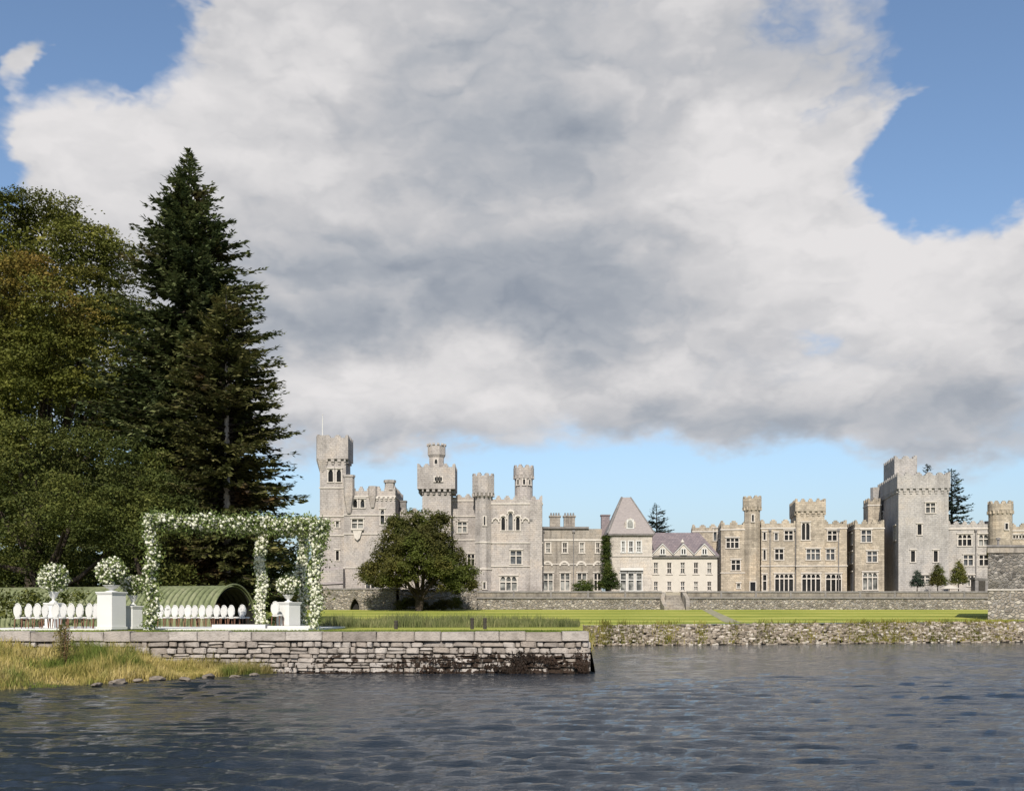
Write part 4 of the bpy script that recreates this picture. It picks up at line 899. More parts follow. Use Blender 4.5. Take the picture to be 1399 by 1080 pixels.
# weedy corner where the lawn edge meets the inlet
n = 4000; t = g.random(n); D = 64 + t * 19; xx = np.array([land_right(y) for y in D]) + g.normal(0, .25, n); P = np.stack([xx, D, np.interp(D, [44, 82], [1.2, .9]) * g.random(n)], 1)
blades('inlet_grass', P, g.uniform(.2, .6, n), g.uniform(.02, .045, n), MT['drygrass'], lean=.7, seed=9); tag(bpy.data.objects['inlet_grass'], 'grass hanging over the edge of the inlet at the quay end', 'grass')
mb = MB(); ysx = np.linspace(42.8, 83, 30)
for y in ysx: x = land_right(y); mb.v += [(x - .3, y, h(y) - .05), (x + .25, y, h(y) - .35), (x + .4, y, .5), (x + .6, y, -.6)]
for i in range(len(ysx) - 1):
    for k in range(3): a = i * 4 + k; mb.f.append((a, a + 1, a + 5, a + 4))
tag(mb.build('inlet_bank', MT['earth']), kind='structure')
MT['shore'] = plain('wet brown shore stone', (.16, .135, .11), .7, .4, 4, .3, .6)
# bank stones at the water's edge on the left
for i, (px, py, s) in enumerate([(130, 938, .22), (158, 934, .3), (185, 932, .2), (212, 930, .32), (250, 930, .24), (282, 927, .36), (318, 926, .2), (346, 923, .18)]):
    D = CZ * F / (py - HY); p = at(px, py, D)
    bm = bmesh.new(); bmesh.ops.create_icosphere(bm, subdivisions=2, radius=1); r = random.Random(i)
    ax = [(r.uniform(-1, 1), r.uniform(-1, 1), r.uniform(-1, 1), r.uniform(.05, .2)) for _ in range(6)]
    for v in bm.verts: v.co *= 1 + sum(w * sin(4 * (a * v.co.x + b * v.co.y + c_ * v.co.z)) for a, b, c_, w in ax); v.co = (v.co.x * s, v.co.y * s * .6, v.co.z * s * .32)
    me = bpy.data.meshes.new('shore_stone'); bm.to_mesh(me); bm.free(); o = link('shore_stone', me, MT['shore'], None, (p[0], p[1] + .2, .05), r.uniform(0, 3))
    names = ['leftmost small', 'second', 'third', 'fourth, large', 'fifth', 'sixth, the largest', 'seventh', 'rightmost small']
    tag(o, 'grey stone at the foot of the grass bank, %s counting from the left' % names[i], 'stone', 'stones at the foot of the grass bank')

# ================================================================== trees
def trunk_mesh(pts, rads, n=9):
    mb = MB(); mb.tube(pts, rads, n); return mb
def broadleaf(name, label, base, lobes, mat, leaf=.2, dens=1.0, seed=1, bark='bark', trunk_r=.5, cat='tree', group=None, per=46, clump=.75, fill=True, limbs=True, zmin=None, sub=0):
    """lobes: (x,y,z,r) in world space; leaves sit in many small clumps over and inside the lobes"""
    g = np.random.default_rng(seed); base = np.array(base, float); e = empty(name, tuple(base)); tag(e, label, cat, group)
    Lb = np.array(lobes, float); Ps, Ns, Sz = [], [], []; Big = Lb
    if sub:
        sl_ = []
        for (x, y, z, r) in Lb:
            d = unit(g.normal(size=(sub, 3)) + (0, -.25, .15)); rs = r * g.uniform(.28, .52, sub)
            for dd, q in zip(d, rs): sl_.append((*(np.array((x, y, z)) + dd * (r - q * .25)), q))
            if fill:
                k = int(64 * r * r); dd = unit(g.normal(size=(k, 3))); f = np.array((x, y, z)) + dd * (r * .74 * g.random(k) ** .4)[:, None]
                Ps.append(f); Ns.append(g.normal(size=(k, 3))); Sz.append(np.full(k, leaf * 1.7))
        Lb = np.array(sl_)
    for i, (x, y, z, r) in enumerate(Lb):
        n = int(dens * 4 * pi * r * r / (clump * clump * 1.1)); d = unit(g.normal(size=(n, 3))); d[:, 2] = np.where(d[:, 2] < -.55, -d[:, 2] * .4, d[:, 2]); d = unit(d)
        rr = r * (1 - .38 * g.random(n) ** 1.8) * (1 + .16 * np.sin(d[:, 0] * 7 + i) * np.sin(d[:, 2] * 6 + 2 * i) + .1 * g.normal(size=n))
        c = np.array((x, y, z)) + d * rr[:, None] * (1, 1, .9)
        ok = np.ones(n, bool)
        for j, q in enumerate(Lb):
            if j != i: ok &= ((c - q[:3]) ** 2).sum(1) > (.72 * q[3]) ** 2
        if zmin is not None: ok &= c[:, 2] > zmin
        c, d = c[ok], d[ok]; n = len(c)
        if not n: continue
        cr = clump * g.uniform(.55, 1.35, n); o = g.normal(size=(n, per, 3)) * ((.6, .6, .17) if sub else (.5, .5, .26)) * cr[:, None, None]
        o[..., 2] -= .25 * (o[..., 0] ** 2 + o[..., 1] ** 2) / cr[:, None]
        Ps.append((c[:, None] + o).reshape(-1, 3)); Ns.append(np.repeat(d, per, 0) * .5 + np.array((0, 0, .55)) + g.normal(size=(n * per, 3)) * .5); Sz.append(np.full(n * per, leaf))
        if fill and not sub:
            k = int((26 * dens if r < 3 else 34) * r * r); dd = unit(g.normal(size=(k, 3))); f = np.array((x, y, z)) + dd * (r * .72 * g.random(k) ** .4)[:, None]
            Ps.append(f); Ns.append(g.normal(size=(k, 3))); Sz.append(np.full(k, leaf * 3.2))
    P = np.concatenate(Ps); Nn = unit(np.concatenate(Ns)); S = np.concatenate(Sz); n = len(P)
    if zmin is not None: k = P[:, 2] > zmin - .5; P, Nn, S = P[k], Nn[k], S[k]; n = len(P)
    V, Fc = leaf_quads(P - base, g.normal(size=(n, 3)) * (1, 1, .6), Nn, S * g.uniform(.7, 1.5, n), S * g.uniform(.45, .8, n))
    link('crown', npmesh('crown', V, Fc), mat, e)
    if limbs:
        Lb = Big; top = Lb[:, :3].mean(0) - base; mb = MB(); k1 = top * (.35, .35, .55)
        mb.tube([(0, 0, -.3), (0, 0, .4), tuple(k1 * (.4, .4, .5)), tuple(k1)], [trunk_r * 1.4, trunk_r, trunk_r * .8, trunk_r * .6], 10)
        for q in Lb:
            c = q[:3] - base; s0 = k1 * random.uniform(.45, 1.0); md = s0 + (c - s0) * .5 + np.array((0, 0, -.08 * np.linalg.norm(c - s0)))
            mb.tube([tuple(s0), tuple(md), tuple(s0 + (c - s0) * .92)], [trunk_r * .5, trunk_r * .3, trunk_r * .08], 6)
        mb.build('trunk', MT[bark], e, smooth=True)
    return e
def conifer(name, label, base, H, prof, mat, seed=1, bark='bark', trunk_r=.45, z0=.5, whorl=.55, nb=8, tw=.62, tdens=3.4, cat='tree', droop=.16, group=None, thin=0.0):
    """prof: (height fraction, branch length) pairs; flat sprays of twigs along drooping, up-tipped boughs"""
    g = np.random.default_rng(seed); e = empty(name, tuple(base)); tag(e, label, cat, group); ph, pr = zip(*prof)
    br = MB(); mb = MB(); mb.tube([(0, 0, -.3), (0, 0, 1), (.05, 0, H * .5), (0, 0, H)], [trunk_r * 1.25, trunk_r, trunk_r * .55, .02], 10)
    P, T, Nn, Lg, Wd = [], [], [], [], []; z = z0
    while z < H - .1:
        f = z / H; L0 = float(np.interp(f, ph, pr)); k = max(3, int(nb * (.6 + .4 * min(1, L0 / 3))))
        for b in range(k):
            a = g.uniform(0, 2 * pi); Lb_ = L0 * g.uniform(.62, 1.12) * (1 if g.random() > .1 else 1.1); zz_ = z + g.uniform(-.5, .5) * whorl
            if g.random() < thin: continue
            d = np.array((cos(a), sin(a), 0.)); s_ = np.array((-sin(a), cos(a), 0.)); rise = .45 * f ** 1.5 - .05; dr = droop * (1.15 - f) * g.uniform(.7, 1.4)
            def pt(t): return np.array((0, 0, zz_)) + d * (t * Lb_) + np.array((0, 0, Lb_ * (rise * t - dr * 2.2 * t * t + dr * 1.7 * t ** 3.2)))
            if Lb_ > 1.2: br.tube([tuple(pt(t)) for t in (0, .35, .7, .97)], [.03 + .012 * Lb_, .02 + .008 * Lb_, .02, .008], 4)
            nt = max(4, int(Lb_ * tdens * 2)); t = np.sort(g.uniform(.12, 1.0, nt)); ax = np.array([pt(q) for q in t]); tn = unit(np.array([pt(min(1, q + .03)) - pt(q - .03) for q in t]))
            sd = np.where(g.random(nt) < .5, -1, 1)[:, None]; tl = tw * g.uniform(.6, 1.25, nt) * np.clip(.45 + .9 * (1 - t), .4, 1.0) * min(1, .45 + Lb_ / 5)
            for rep in range(2):
                dirv = unit(tn * g.uniform(.5, 1.1, nt)[:, None] + s_ * sd * g.uniform(.35, 1.0, nt)[:, None] + np.array((0, 0, 1)) * g.normal(-.10 - .12 * rep, .22, nt)[:, None])
                P.append(ax + dirv * (tl * .45)[:, None] + g.normal(0, .05, (nt, 3))); T.append(dirv); Nn.append(unit(np.array((0, 0, 1.)) + g.normal(0, .45, (nt, 3)))); Lg.append(tl * (1 - .25 * rep)); Wd.append(tl * g.uniform(.28, .48, nt)); sd = -sd
            P.append(pt(1.0)[None]); T.append((tn[-1] + (0, 0, .25))[None]); Nn.append(np.array([[0, 0, 1.]])); Lg.append(np.array([.55])); Wd.append(np.array([.14]))
        z += whorl * (1 - .35 * f)
    k = 26; P.append(np.stack([g.normal(0, .06, k), g.normal(0, .06, k), H - g.random(k) * 1.2], 1)); T.append(unit(np.stack([g.normal(0, .6, k), g.normal(0, .6, k), np.ones(k)], 1))); Nn.append(unit(g.normal(size=(k, 3)))); Lg.append(np.full(k, .4)); Wd.append(np.full(k, .09))
    V, Fc = leaf_quads(*[np.concatenate(q) for q in (P, T, Nn, Lg, Wd)])
    link('crown', npmesh('crown', V, Fc), mat, e); mb.build('trunk', MT[bark], e, smooth=True)
    if br.v: br.build('branches', MT['bark'], e, smooth=True)
    return e
MT['lf_beech'] = leaf_mat('autumn tinged broad leaves', [(0, (.042, .052, .010)), (.35, (.088, .100, .018)), (.7, (.140, .148, .030)), (1, (.22, .205, .055))], ((.19, .13, .03), .10, .55), .32, .22, 1.05)
MT['lf_yew'] = leaf_mat('dark evergreen leaves', [(0, (.020, .030, .008)), (.5, (.058, .072, .017)), (1, (.13, .135, .036))], None, .25, .3, 1.15)
MT['lf_fir'] = leaf_mat('fir needles', [(0, (.024, .038, .017)), (.5, (.074, .095, .036)), (1, (.17, .175, .08))], ((.13, .090, .045), .22, .58), .22, .4, 1.25)
MT['lf_fir2'] = leaf_mat('olive fir needles', [(0, (.024, .030, .011)), (.5, (.075, .080, .026)), (1, (.16, .145, .06))], ((.12, .075, .035), .25, .58), .22, .4, 1.25)
MT['lf_oak'] = leaf_mat('dense oak leaves', [(0, (.026, .030, .008)), (.5, (.072, .074, .018)), (1, (.15, .135, .038))], ((.075, .092, .018), .2, .48), .2, .45)
MT['lf_dark'] = leaf_mat('blue green needles', [(0, (.018, .032, .026)), (.6, (.04, .06, .045)), (1, (.08, .10, .07))], None, .1, .6)
MT['lf_light'] = leaf_mat('young green leaves', [(0, (.05, .065, .015)), (.6, (.11, .12, .03)), (1, (.19, .17, .05))], None, .3, .8)
MT['lf_lime'] = leaf_mat('lime green leaves', [(0, (.09, .12, .012)), (1, (.22, .24, .03))], None, .3, .8)
MT['lf_ivy'] = leaf_mat('ivy leaves', [(0, (.02, .035, .008)), (.6, (.06, .085, .018)), (1, (.12, .13, .03))], None, .2, .8)
def plobes(lst, D): return [(*at(x, y, D + dd), r / F * (D + dd)) for (x, y, r, dd) in lst]
broadleaf('broadleaf_tree', 'huge autumn-tinged broadleaf tree filling the left edge', (*at(45, 0, 78)[:2], h(78)),
          plobes([(62, 345, 66, 0), (-10, 352, 74, 1), (128, 392, 58, 0), (158, 455, 52, -2), (70, 445, 78, -4), (-25, 470, 84, -3), (8, 540, 66, -7), (150, 512, 50, -5), (180, 560, 40, -3), (-70, 400, 80, 2), (-90, 560, 90, -2), (95, 300, 26, 0), (150, 335, 26, 0), (40, 650, 80, 4), (140, 640, 66, 4)], 78),
          MT['lf_beech'], leaf=.19, dens=.85, seed=3, trunk_r=.7, per=54, clump=.8, sub=11)
broadleaf('yew_tree', 'dark spreading evergreen at the left behind the flower urns', (*at(60, 0, 64)[:2], h(64)),
          plobes([(-30, 650, 58, 0), (48, 636, 54, 0), (122, 628, 46, 1), (18, 706, 44, -2), (98, 698, 52, -3), (-60, 740, 60, 0), (45, 752, 26, -1), (160, 745, 30, -1)], 64),
          MT['lf_yew'], leaf=.145, dens=.85, seed=4, trunk_r=.5, per=64, clump=.72, sub=9)
broadleaf('yew_tree', 'dark evergreen shrub mass left of the flowered pergola, under the tall fir', (*at(195, 0, 62)[:2], h(62)),
          plobes([(188, 632, 38, 1), (214, 688, 36, 0), (168, 688, 30, -1), (206, 748, 38, -1), (230, 790, 24, 0)], 62), MT['lf_yew'], leaf=.145, dens=.9, seed=5, trunk_r=.35, per=60, clump=.65, sub=9)
conifer('fir_tree', 'tallest dark pointed fir towering over the pergola', (*at(258, 0, 72)[:2], h(72)), (HY - 208) / F * 72 + CZ - h(72),
        [(0, 7.2), (.25, 7.2), (.45, 6.5), (.58, 5.7), (.70, 4.6), (.80, 3.3), (.87, 2.25), (.92, 1.45), (.96, .75), (1, .08)], MT['lf_fir'], seed=8, z0=1.5, whorl=.46, nb=12, tdens=4.8, tw=.80, trunk_r=.5)
conifer('fir_tree', 'shorter olive fir with pale trunk, right of the tallest fir', (*at(309, 0, 66)[:2], h(66)), (HY - 392) / F * 66 + CZ - h(66),
        [(0, 4.6), (.3, 4.5), (.5, 4.3), (.7, 3.5), (.85, 2.2), (.95, .9), (1, .1)], MT['lf_fir2'], seed=9, bark='bark_pale', z0=2.0, whorl=.47, nb=10, tdens=4.8, tw=.74, trunk_r=.30)
broadleaf('evergreen_shrub', 'shaded dark shrubs behind the corrugated hut seen through the pergola', (*at(320, 0, 76)[:2], h(76)),
          plobes([(245, 765, 46, 0), (300, 760, 48, 1), (355, 770, 44, 0), (400, 775, 34, 0), (415, 810, 26, -1), (330, 815, 40, -2), (270, 815, 40, -3), (380, 815, 34, -1)], 76), MT['lf_yew'], leaf=.2, dens=.8, seed=6, trunk_r=.3, per=40, clump=.8, cat='shrub')
broadleaf('evergreen_shrub', 'dark undergrowth behind the left half of the corrugated hut', (*at(110, 0, 72)[:2], h(72)),
          plobes([(-30, 785, 44, 0), (30, 775, 42, 1), (85, 770, 44, 2), (140, 775, 40, 1), (190, 785, 36, 0), (235, 800, 30, 0), (0, 740, 40, 4), (110, 735, 44, 5)], 72), MT['lf_yew'], leaf=.2, dens=.6, seed=27, trunk_r=.2, per=40, clump=.85, cat='shrub')
broadleaf('broadleaf_tree', 'dark tree deep in the shade behind the left evergreen', (*at(100, 0, 92)[:2], h(92)),
          plobes([(-40, 640, 100, 0), (60, 700, 100, 0), (170, 700, 90, 0), (250, 700, 80, 0), (330, 740, 60, 0), (100, 800, 70, 0), (0, 800, 70, 0), (220, 800, 60, 0), (340, 800, 55, 0), (-60, 480, 110, 4), (60, 500, 100, 6), (150, 560, 70, 4)], 92), MT['lf_yew'], leaf=.3, dens=.6, seed=12, trunk_r=.5, per=40, clump=1.2, fill=True)
# round tree in front of the castle
broadleaf('oak_tree', 'round domed dark green tree in front of the castle keep', (*at(572, 0, 137)[:2], h(137)),
          plobes([(520, 795, 12, 0), (545, 795, 11, 1), (612, 790, 15, 2), (590, 785, 15, 3), (645, 800, 8, 0), (560, 790, 9, -4), (530, 790, 13, -3), (610, 800, 11, -3), (625, 806, 9, -2), (590, 797, 9, 4), (500, 786, 9, 1), (570, 722, 27, 0), (548, 742, 28, -1), (592, 742, 28, -1), (570, 752, 34, -3), (530, 766, 24, 0), (610, 764, 24, 0), (512, 780, 18, 0), (632, 780, 18, 0), (545, 775, 20, -4), (600, 774, 22, -4), (570, 775, 17, 3), (625, 793, 16, -1), (504, 792, 9, -2), (640, 797, 11, 0), (603, 712, 15, 0), (540, 716, 14, 0)], 137),
          MT['lf_oak'], leaf=.22, dens=1.1, seed=14, trunk_r=.15, per=38, clump=.7)
o = bpy.data.objects['oak_tree']; mb = MB(); w = lambda px, py, dd=0: tuple(at(px, py, 137 + dd) - np.array(o.location[:]))
for pts in ([(570, 838), (571, 815), (568, 790), (560, 765)], [(574, 838), (577, 812), (578, 785), (585, 760)], [(577, 815), (588, 798), (602, 787), (622, 780)], [(571, 820), (556, 795), (545, 780)]):
    mb.tube([w(*p) for p in pts], [.30, .25, .2, .1][:len(pts)] if pts[0][1] > 830 else [.26, .2, .15, .1][:len(pts)], 8)
mb.build('stem', MT['bark'], o, smooth=True)
def bush(name, label, px, py, rpx, D, mat, seed, leaf=.14, zb_=None, squash=None, cat='shrub'):
    lob = [(px, py, rpx, 0)] if squash is None else [(px + a * rpx, py + b * rpx, rpx * c_, 0) for a, b, c_ in squash]
    return broadleaf(name, label, (*at(px, 0, D)[:2], zb_), plobes(lob, D), mat, leaf=leaf, dens=1.2, seed=seed, trunk_r=.08, per=26, clump=.35, cat=cat, limbs=True, zmin=zb_)
bush('shrub', 'lime green bush glimpsed under the round tree', 536, 797, 9, 147.9, MT['lf_lime'], 31, zb_=ZB)
bush('shrub', 'dark ivy-like shrub at the foot of the round tree', 560, 825, 12, 141, MT['lf_oak'], 32, zb_=h(141), squash=[(-1, .2, .7), (0, -.2, .9), (1.4, .3, .7), (3.5, .2, .8), (5, 0, .9), (2.4, .5, .5)])
bush('shrub', 'clipped dome bush in front of the weathered stone range', 797, 804, 13.5, 147.9, MT['lf_ivy'], 33, zb_=ZB)
bush('conical_shrub', 'dark conical evergreen beside the pyramid roofed house', 834, 795, 10, 148.5, MT['lf_ivy'], 34, zb_=ZB, squash=[(-.7, .3, 1.0), (.5, .4, .9), (0, -.7, .85), (-.2, -1.6, .6), (-.3, -2.3, .4)])
bush('ivy', 'tall ivy column climbing between the stone range and pyramid roofed house', 828, 790, 6, 151.8, MT['lf_ivy'], 35, zb_=ZB, squash=[(0, -y_, .95) for y_ in np.arange(-2, 9.5, 1.0)], cat='ivy')
for (px, py, r, lab, sd, mt) in ((1253, 791, 7, 'smallest of three young terrace trees, grey green, nearest the great tower centre', 41, 'lf_dark'), (1281, 787, 9.5, 'middle of three young terrace trees, brownish cone', 42, 'lf_oak'), (1309.5, 784, 10, 'tallest of three young terrace trees, light green', 43, 'lf_light')):
    bush('young_tree', lab, px, py, r, 148.6, MT[mt], sd, zb_=ZB, squash=[(0, .5, 1.0), (-.3, .9, .8), (.35, .8, .8), (0, -.3, .8), (.1, -1.0, .5), (0, -1.6, .28)], cat='tree')
conifer('background_fir', 'small snowy-looking grey fir peeping behind the pyramid roof', (*at(897, 0, 185)[:2], 5), zz(688, 185) - 5, [(0, 4.5), (.5, 4), (.75, 2.8), (.9, 1.4), (1, .1)], MT['lf_dark'], seed=51, z0=3, whorl=.8, nb=8, tw=.9, tdens=2)
bpy.data.objects['background_fir']['label'] = 'small grey green fir peeping behind the pyramid roof'
conifer('background_fir', 'large grey green fir standing behind the great grey tower', (*at(1300, 0, 182)[:2], 5), zz(640, 182) - 5, [(0, 5), (.5, 4.4), (.7, 3.3), (.85, 2.2), (.95, 1.2), (1, .2)], MT['lf_dark'], seed=52, z0=3, whorl=.8, nb=8, tw=1.0, tdens=2)
conifer('background_fir', 'fir tip showing just above the great grey tower battlements', (*at(1267, 0, 184)[:2], 5), zz(634, 184) - 5, [(0, 4), (.6, 3), (.85, 1.6), (1, .3)], MT['lf_dark'], seed=53, z0=3, whorl=.8, nb=8, tw=1.0, tdens=2)

# ================================================================== corrugated hut
m = Mat('dark-grooved green corrugated iron'); n1 = m.noise(m.pos(), .9, 6, .65); n2 = m.noise(m.pos(), 6, 4, .6)
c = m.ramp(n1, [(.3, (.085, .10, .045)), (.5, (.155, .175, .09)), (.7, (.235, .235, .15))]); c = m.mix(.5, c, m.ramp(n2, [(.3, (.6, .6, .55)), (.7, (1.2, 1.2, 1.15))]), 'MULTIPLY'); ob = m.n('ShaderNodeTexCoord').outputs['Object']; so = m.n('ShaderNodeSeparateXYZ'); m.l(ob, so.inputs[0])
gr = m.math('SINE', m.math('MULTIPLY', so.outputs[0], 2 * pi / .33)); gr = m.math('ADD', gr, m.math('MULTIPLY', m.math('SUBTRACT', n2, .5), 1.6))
c = m.mix(m.ss(gr, -.2, -.9, 0, .8), c, (.035, .045, .018)); m.colour(c, .7, .3); MT['tin'] = m.m  # colour darkens in the corrugation grooves, broken up by noise
hx, hy = xw(320, 57.0), 57.0
e = empty('corrugated_hut', (hx, hy, 1.55), R(-17)); tag(e, 'green corrugated iron hut with arched roof and open dark end behind the chairs', 'hut')
rad = 2.15; n_l, n_a = 480, 24; LH = 17.0
tl_ = np.linspace(-LH, 0, n_l); ta = np.linspace(0, pi, n_a); TT, AA = np.meshgrid(tl_, ta, indexing='ij'); RR = rad + .05 * np.sin(TT * 2 * pi / .33)
V = np.stack([TT, RR * np.cos(AA), RR * np.sin(AA) * 1.02], -1).reshape(-1, 3); I = np.arange(n_l * n_a).reshape(n_l, n_a); Fq = np.stack([I[:-1, :-1], I[:-1, 1:], I[1:, 1:], I[1:, :-1]], -1).reshape(-1, 4)
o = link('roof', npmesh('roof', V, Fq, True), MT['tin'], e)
mb = MB(); pts = [(0, (rad + .1) * cos(a), (rad + .1) * sin(a) * 1.02) for a in ta]
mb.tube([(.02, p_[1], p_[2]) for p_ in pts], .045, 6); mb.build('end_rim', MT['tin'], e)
V2 = np.stack([TT, (RR - .09) * np.cos(AA), (RR - .09) * np.sin(AA) * 1.02], -1).reshape(-1, 3); link('shade_lining', npmesh('shade_lining', V2, Fq[:, ::-1], True), MT['dark'], e)  # near-black inner shell paints the hut's interior shade
mb = MB(); mb.poly([(-LH, r_ * cos(a), r_ * sin(a)) for r_, a in [(rad - .02, q) for q in ta]]); mb.build('back_wall', MT['wood'], e)
mb = MB(); mb.box(-2.2, -1.2, -.4, .6, .05, 1.3); mb.box(-2.0, -1.4, -.2, .4, 1.303, 1.7); mb.build('stored_crate', MT['wood'], e)
broadleaf('ivy', 'ivy spilling over the left part of the corrugated hut', (*at(30, 0, 55.5)[:2], 1.6), plobes([(8, 828, 20, 0), (45, 822, 18, .5), (85, 818, 15, .8), (-25, 825, 24, 0), (105, 812, 10, 1)], 55.5), MT['lf_yew'], leaf=.15, dens=.8, seed=17, per=30, clump=.5, limbs=True, trunk_r=.05, cat='ivy', fill=True)

# ================================================================== wedding lawn
ST = 1.68
MT['cloth'] = plain('white painted platform', (.62, .62, .60), .7, .04, 2)
e = empty('ceremony_platform', (-17, 46, 1.5)); tag(e, 'low white platform under the chairs and the flowered pergola', 'platform')
mb = MB(); mb.box(xw(-40, 46) + 17, xw(432, 46.5) + 17, -1.3, 8.6, 0, ST - 1.5); mb.build('deck', MT['cloth'], e)
mb = MB(); mb.box(xw(289, 46.5) + 17, xw(362, 46.5) + 17, .55, 1.6, ST - 1.5 + .003, ST - 1.5 + .16); mb.build('step', MT['white'], e)
mb = MB(); mb.box(xw(366, 46.5) + 17, xw(425, 46.5) + 17, .4, 2.8, ST - 1.5 + .003, ST - 1.5 + .10); mb.build('step', MT['white'], e)
MT['lf_gar'] = leaf_mat('garland leaves', [(0, (.045, .075, .018)), (.5, (.13, .175, .05)), (1, (.27, .30, .12))], None, .25, 2, vary=False)
MT['rose'] = leaf_mat('white blossom', [(0, (.48, .50, .34)), (.5, (.62, .62, .50)), (1, (.72, .71, .62))], None, .2, 2, vary=False)
icv, icf = ico(1)
def foliage(parent, P, nl, nf, spread, seed, lsz=.12, fsz=.072, names=('leaves', 'blossoms')):
    g = np.random.default_rng(seed); org = np.zeros(3)
    i = g.integers(0, len(P), nl); L_ = P[i] + g.normal(size=(nl, 3)) * spread
    V, Fc = leaf_quads(L_, g.normal(size=(nl, 3)), g.normal(size=(nl, 3)), g.uniform(.6, 1.5, nl) * lsz, g.uniform(.35, .7, nl) * lsz)
    tag(link(names[0], npmesh(names[0], V, Fc), MT['lf_gar'], parent), kind='stuff')
    i = g.integers(0, len(P), nf); d = unit(g.normal(size=(nf, 3))); d[:, 1] = -np.abs(d[:, 1]) * np.where(g.random(nf) < .75, 1, -1)
    B_ = P[i] + d * spread * g.uniform(.9, 1.75, nf)[:, None]; s = fsz * g.uniform(.6, 1.35, nf)
    V, Fc = scatter(icv * (1, 1, .75), icf, B_, s, True, g)
    me = npmesh(names[1], V, Fc, True); tag(link(names[1], me, MT['rose'], parent), kind='stuff')
# pergola
PA, PB, PC, PD = [np.array((xw(px, D), D)) for px, D in ((207, 44.0), (357, 47.5), (413, 49.5), (431, 46.2))]
e = empty('flower_pergola', (*((PA + PD) / 2), ST - .05)); tag(e, 'tall pergola wrapped in greenery and white flowers beside the lake', 'pergola'); org = np.array(e.location[:])
ztop = lambda D, py: zz(py, D) - org[2]
tops = {}
for nm, p_, py, nl, nf, lab in (('A', PA, 712, 2600, 210, 'green garlanded post with scattered white flowers, leftmost'), ('B', PB, 722, 1600, 480, 'post thick with white flowers, second from left'), ('C', PC, 724, 1500, 460, None), ('D', PD, 718, 1800, 440, None)):
    zt = ztop(p_[1], py); q = np.array((p_[0], p_[1], 0)) - np.array((org[0], org[1], 0))
    mb = MB(); mb.box(-.05, .05, -.05, .05, 0, zt); po = mb.build('post', MT['white'], e, loc=tuple(q)); 
    if lab: po['label'] = lab
    Pz = np.stack([np.zeros(400), np.zeros(400), np.linspace(.1, zt, 400)], 1); wob = .07
    Pz[:, 0] += wob * np.sin(Pz[:, 2] * 3.1 + p_[0]); foliage(po, Pz, nl, int(nf * 1.2), .15 if nm != 'A' else .165, ord(nm)); tops[nm] = (q, zt)
for a, b, nl, nf in (('A', 'D', 6600, 430), ('A', 'B', 3800, 300), ('B', 'C', 1500, 220), ('C', 'D', 1300, 160), ('B', 'D', 1700, 220)):
    (qa, za), (qb, zb2) = tops[a], tops[b]; mb = MB(); pa = qa + (0, 0, za); pb = qb + (0, 0, zb2); mb.tube([tuple(pa), tuple((pa + pb) / 2), tuple(pb)], .05, 6); bo = mb.build('beam', MT['white'], e)
    t = np.linspace(-.02, 1.02, 500)[:, None]; L_ = pa * (1 - t) + pb * t; L_[:, 2] += .05 * np.sin(t[:, 0] * 23) + .03
    foliage(bo, L_, nl, int(nf * 1.35), .175, ord(a) * 7 + ord(b))
t = np.random.default_rng(5).random((900, 1)); q, zt = tops['D']; L_ = q + np.array((.22, .1, zt - .5)) + (t - .5) * np.array((.2, .6, 1.2)); foliage(e, L_, 1100, 60, .16, 77, names=('trailing_leaves', 'trailing_blossoms'))
# plinths with urns of flowers
MT['plinth'] = plain('white plinth', (.56, .56, .54), .55, .03, 2)
def plinth(label, px, D, zt, s, rz, z0=ST):
    e = empty('plinth', (xw(px, D), D, z0), rz); tag(e, label, 'plinth', 'white plinths'); H = zt - z0; q = s / 2
    MB().box(-q - .04, q + .04, -q - .04, q + .04, 0, .1).build('base', MT['plinth'], e); MB().box(-q, q, -q, q, .103, H - .1).build('shaft', MT['plinth'], e)
    mb = MB(); mb.box(-q - .03, q + .03, -q - .03, q + .03, H - .097, H - .05); mb.box(-q - .05, q + .05, -q - .05, q + .05, H - .047, H); mb.build('cap', MT['plinth'], e)
def urn(label, px, D, z0, zt, r):
    e = empty('urn', (xw(px, D), D, z0 + .002)); tag(e, label, 'urn', 'white urns'); H = zt - z0
    MB().lathe([(r * .8, 0), (r * .8, H * .08), (r * .3, H * .2), (r * .28, H * .35), (r * .7, H * .55), (r * .95, H * .85), (r * 1.15, H * .97), (r * 1.15, H)], 18).build('vase', MT['plinth'], e, smooth=True)
def bouquet(label, px, D, z0, py, rpx, seed):
    c = at(px, py, D); r = rpx / F * D; e = empty('flower_ball', (c[0], D, z0 + .004)); tag(e, label, 'flowers', 'urn flower arrangements'); g = np.random.default_rng(seed)
    n = 700; d = unit(g.normal(size=(n, 3))); P = d * (r * .86 * g.random(n) ** .25)[:, None] * (1, 1, .97) + (0, 0, c[2] - z0); P = P[P[:, 2] > c[2] - z0 - r * .72]
    foliage(e, P, 1500, 340, r * .12, seed, .12, .06 if r > .5 else .05)
    mb = MB()
    for k in range(9): q = P[g.integers(0, len(P))]; mb.tube([(0, 0, .0), tuple(q * (.3, .3, .6)), tuple(q)], .012, 4)
    mb.build('stem', MT['lf_gar'], e)
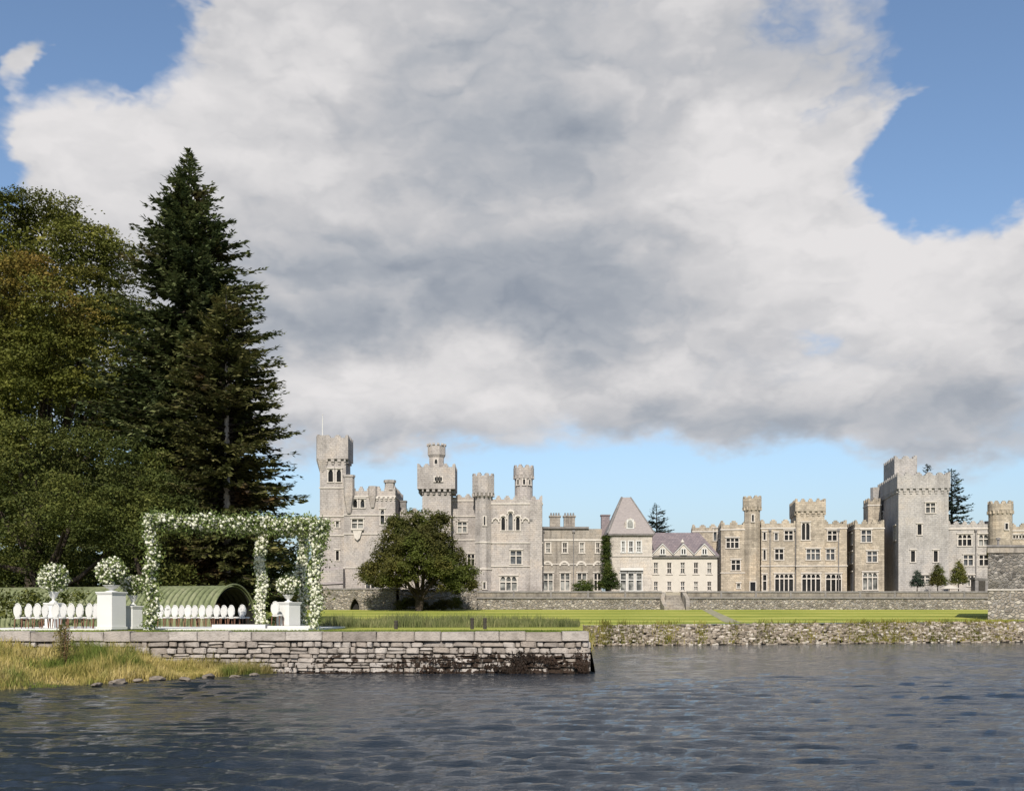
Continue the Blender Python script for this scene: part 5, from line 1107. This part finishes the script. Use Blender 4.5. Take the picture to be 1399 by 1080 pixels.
for (lab, px, D, pyt, s, rz, ur, upy, bpy_, br, sd) in (
    ('largest, standing nearest the lake', 152.5, 43.6, 808, .76, R(-24), .30, 799, 781, 21.5, 61), ('low, right of the largest plinth', 182, 44.6, 827, .50, R(-30), .17, 813, 799, 15.5, 62),
    ('farthest left among the chairs', 73, 48.5, 823, .50, R(-20), .22, 808, 790, 22, 63), ('rightmost, inside the pergola', 394, 48.0, 822, .72, R(-30), .22, 812, 798, 17, 64)):
    zt = zz(pyt, D); plinth('white square plinth, ' + lab, px, D, zt, s, rz); urn('white urn on the plinth that is ' + lab, px, D, zt, zz(upy, D), ur); bouquet('ball of white flowers on the urn that is ' + lab, px, D, zz(upy, D), bpy_, br, sd)
# chairs
def chair_proto():
    ms = {}
    n = 20; w_, hh = .185, .29; zc_ = .745
    mb = MB(); ring = [(w_ * cos(2 * pi * k / n), zc_ + hh * sin(2 * pi * k / n)) for k in range(n)]; mb.prism([(x * .88, zc_ + (z - zc_) * .9) for x, z in ring], -.018, .022); ms['backrest_pad'] = (mb.mesh('backrest_pad'), 'white')
    mb = MB(); mb.tube([(x, 0, z) for x, z in ring + ring[:1]], .024, 6); ms['backrest_frame'] = (mb.mesh('backrest_frame', True), 'white')
    mb = MB(); mb.lathe([(.20, .40), (.24, .42), (.245, .46), (.20, .485)], 16, cy=.24); ms['seat'] = (mb.mesh('seat', True), 'white')
    legs = []
    for x, y in ((-.17, .06), (.17, .06), (-.17, .41), (.17, .41)):
        mb = MB(); mb.tube([(x, y, .41), (x * 1.08, y + (.02 if y > .2 else -.05), 0)], [.026, .015], 6); legs.append((mb.mesh('leg', True), 'wood'))
    mb = MB(); mb.box(-.12, .12, -.01, .03, .40, .47); ms['rail'] = (mb.mesh('rail'), 'white')
    for me, mt in list(ms.values()) + legs: me.materials.append(MT[mt])
    return ms, legs
CM, CL = chair_proto()
def chair(label, group, x, y, z, rz):
    e = empty('chair', (x, y, z), rz); tag(e, label, 'chair', group)
    for k, (me, _) in CM.items(): link(k, me, None, e)
    for me, _ in CL: link('leg', me, None, e)
ORD = ['first', 'second', 'third', 'fourth', 'fifth', 'sixth', 'seventh', 'eighth', 'ninth', 'tenth', 'eleventh', 'twelfth', 'thirteenth']
for i, px in enumerate([24, 39, 51, 62, 76, 87, 97, 109, 122, 131]):
    D = 45.6 if i % 2 == 0 else 46.9
    chair('white oval-back chair, %s from the left in the group left of the largest plinth' % ORD[i], 'chairs left of the largest plinth', xw(px, D), D, ST + .002, R(-22 + random.uniform(-6, 6)))
for i, px in enumerate([219, 229, 239, 248, 257, 266, 276, 286, 296, 306, 316]):
    D = (52.6, 53.7)[i % 2]
    chair('white oval-back chair, %s from the left in the row in front of the hut' % ORD[i], 'chairs in front of the hut', xw(px, D), D, ST - .06 if False else ST + .002, R(-24 + random.uniform(-6, 6)))
chair('white oval-back chair alone before the dark hut opening', None, xw(331, 51), 51, ST + .002, R(-12)); chair('white oval-back chair at the left side of the rightmost plinth', None, xw(376, 47.2), 47.2, ST + .105, R(-12))
# mooring posts in the rushes
for i, (px, lab) in enumerate([(541, 'short dark wooden post in the rushes, leftmost of three'), (645, 'short dark wooden post in the rushes, middle of three'), (662.5, 'short dark wooden post in the rushes, rightmost of three')]):
    D = 50; z0 = h(D); hh = zz(843.5 if i else 847, D) - z0
    e = empty('mooring_post', (xw(px, D), D, z0)); tag(e, lab, 'post', 'dark posts in the rushes'); MB().lathe([(.085, -.1), (.08, hh - .08), (.095, hh - .07), (.095, hh - .02), (.05, hh)], 10).build('shaft', MT['joint'], e); MB().lathe([(.095, hh - .2), (.095, hh - .16)], 10).build('band', MT['joint'], e)
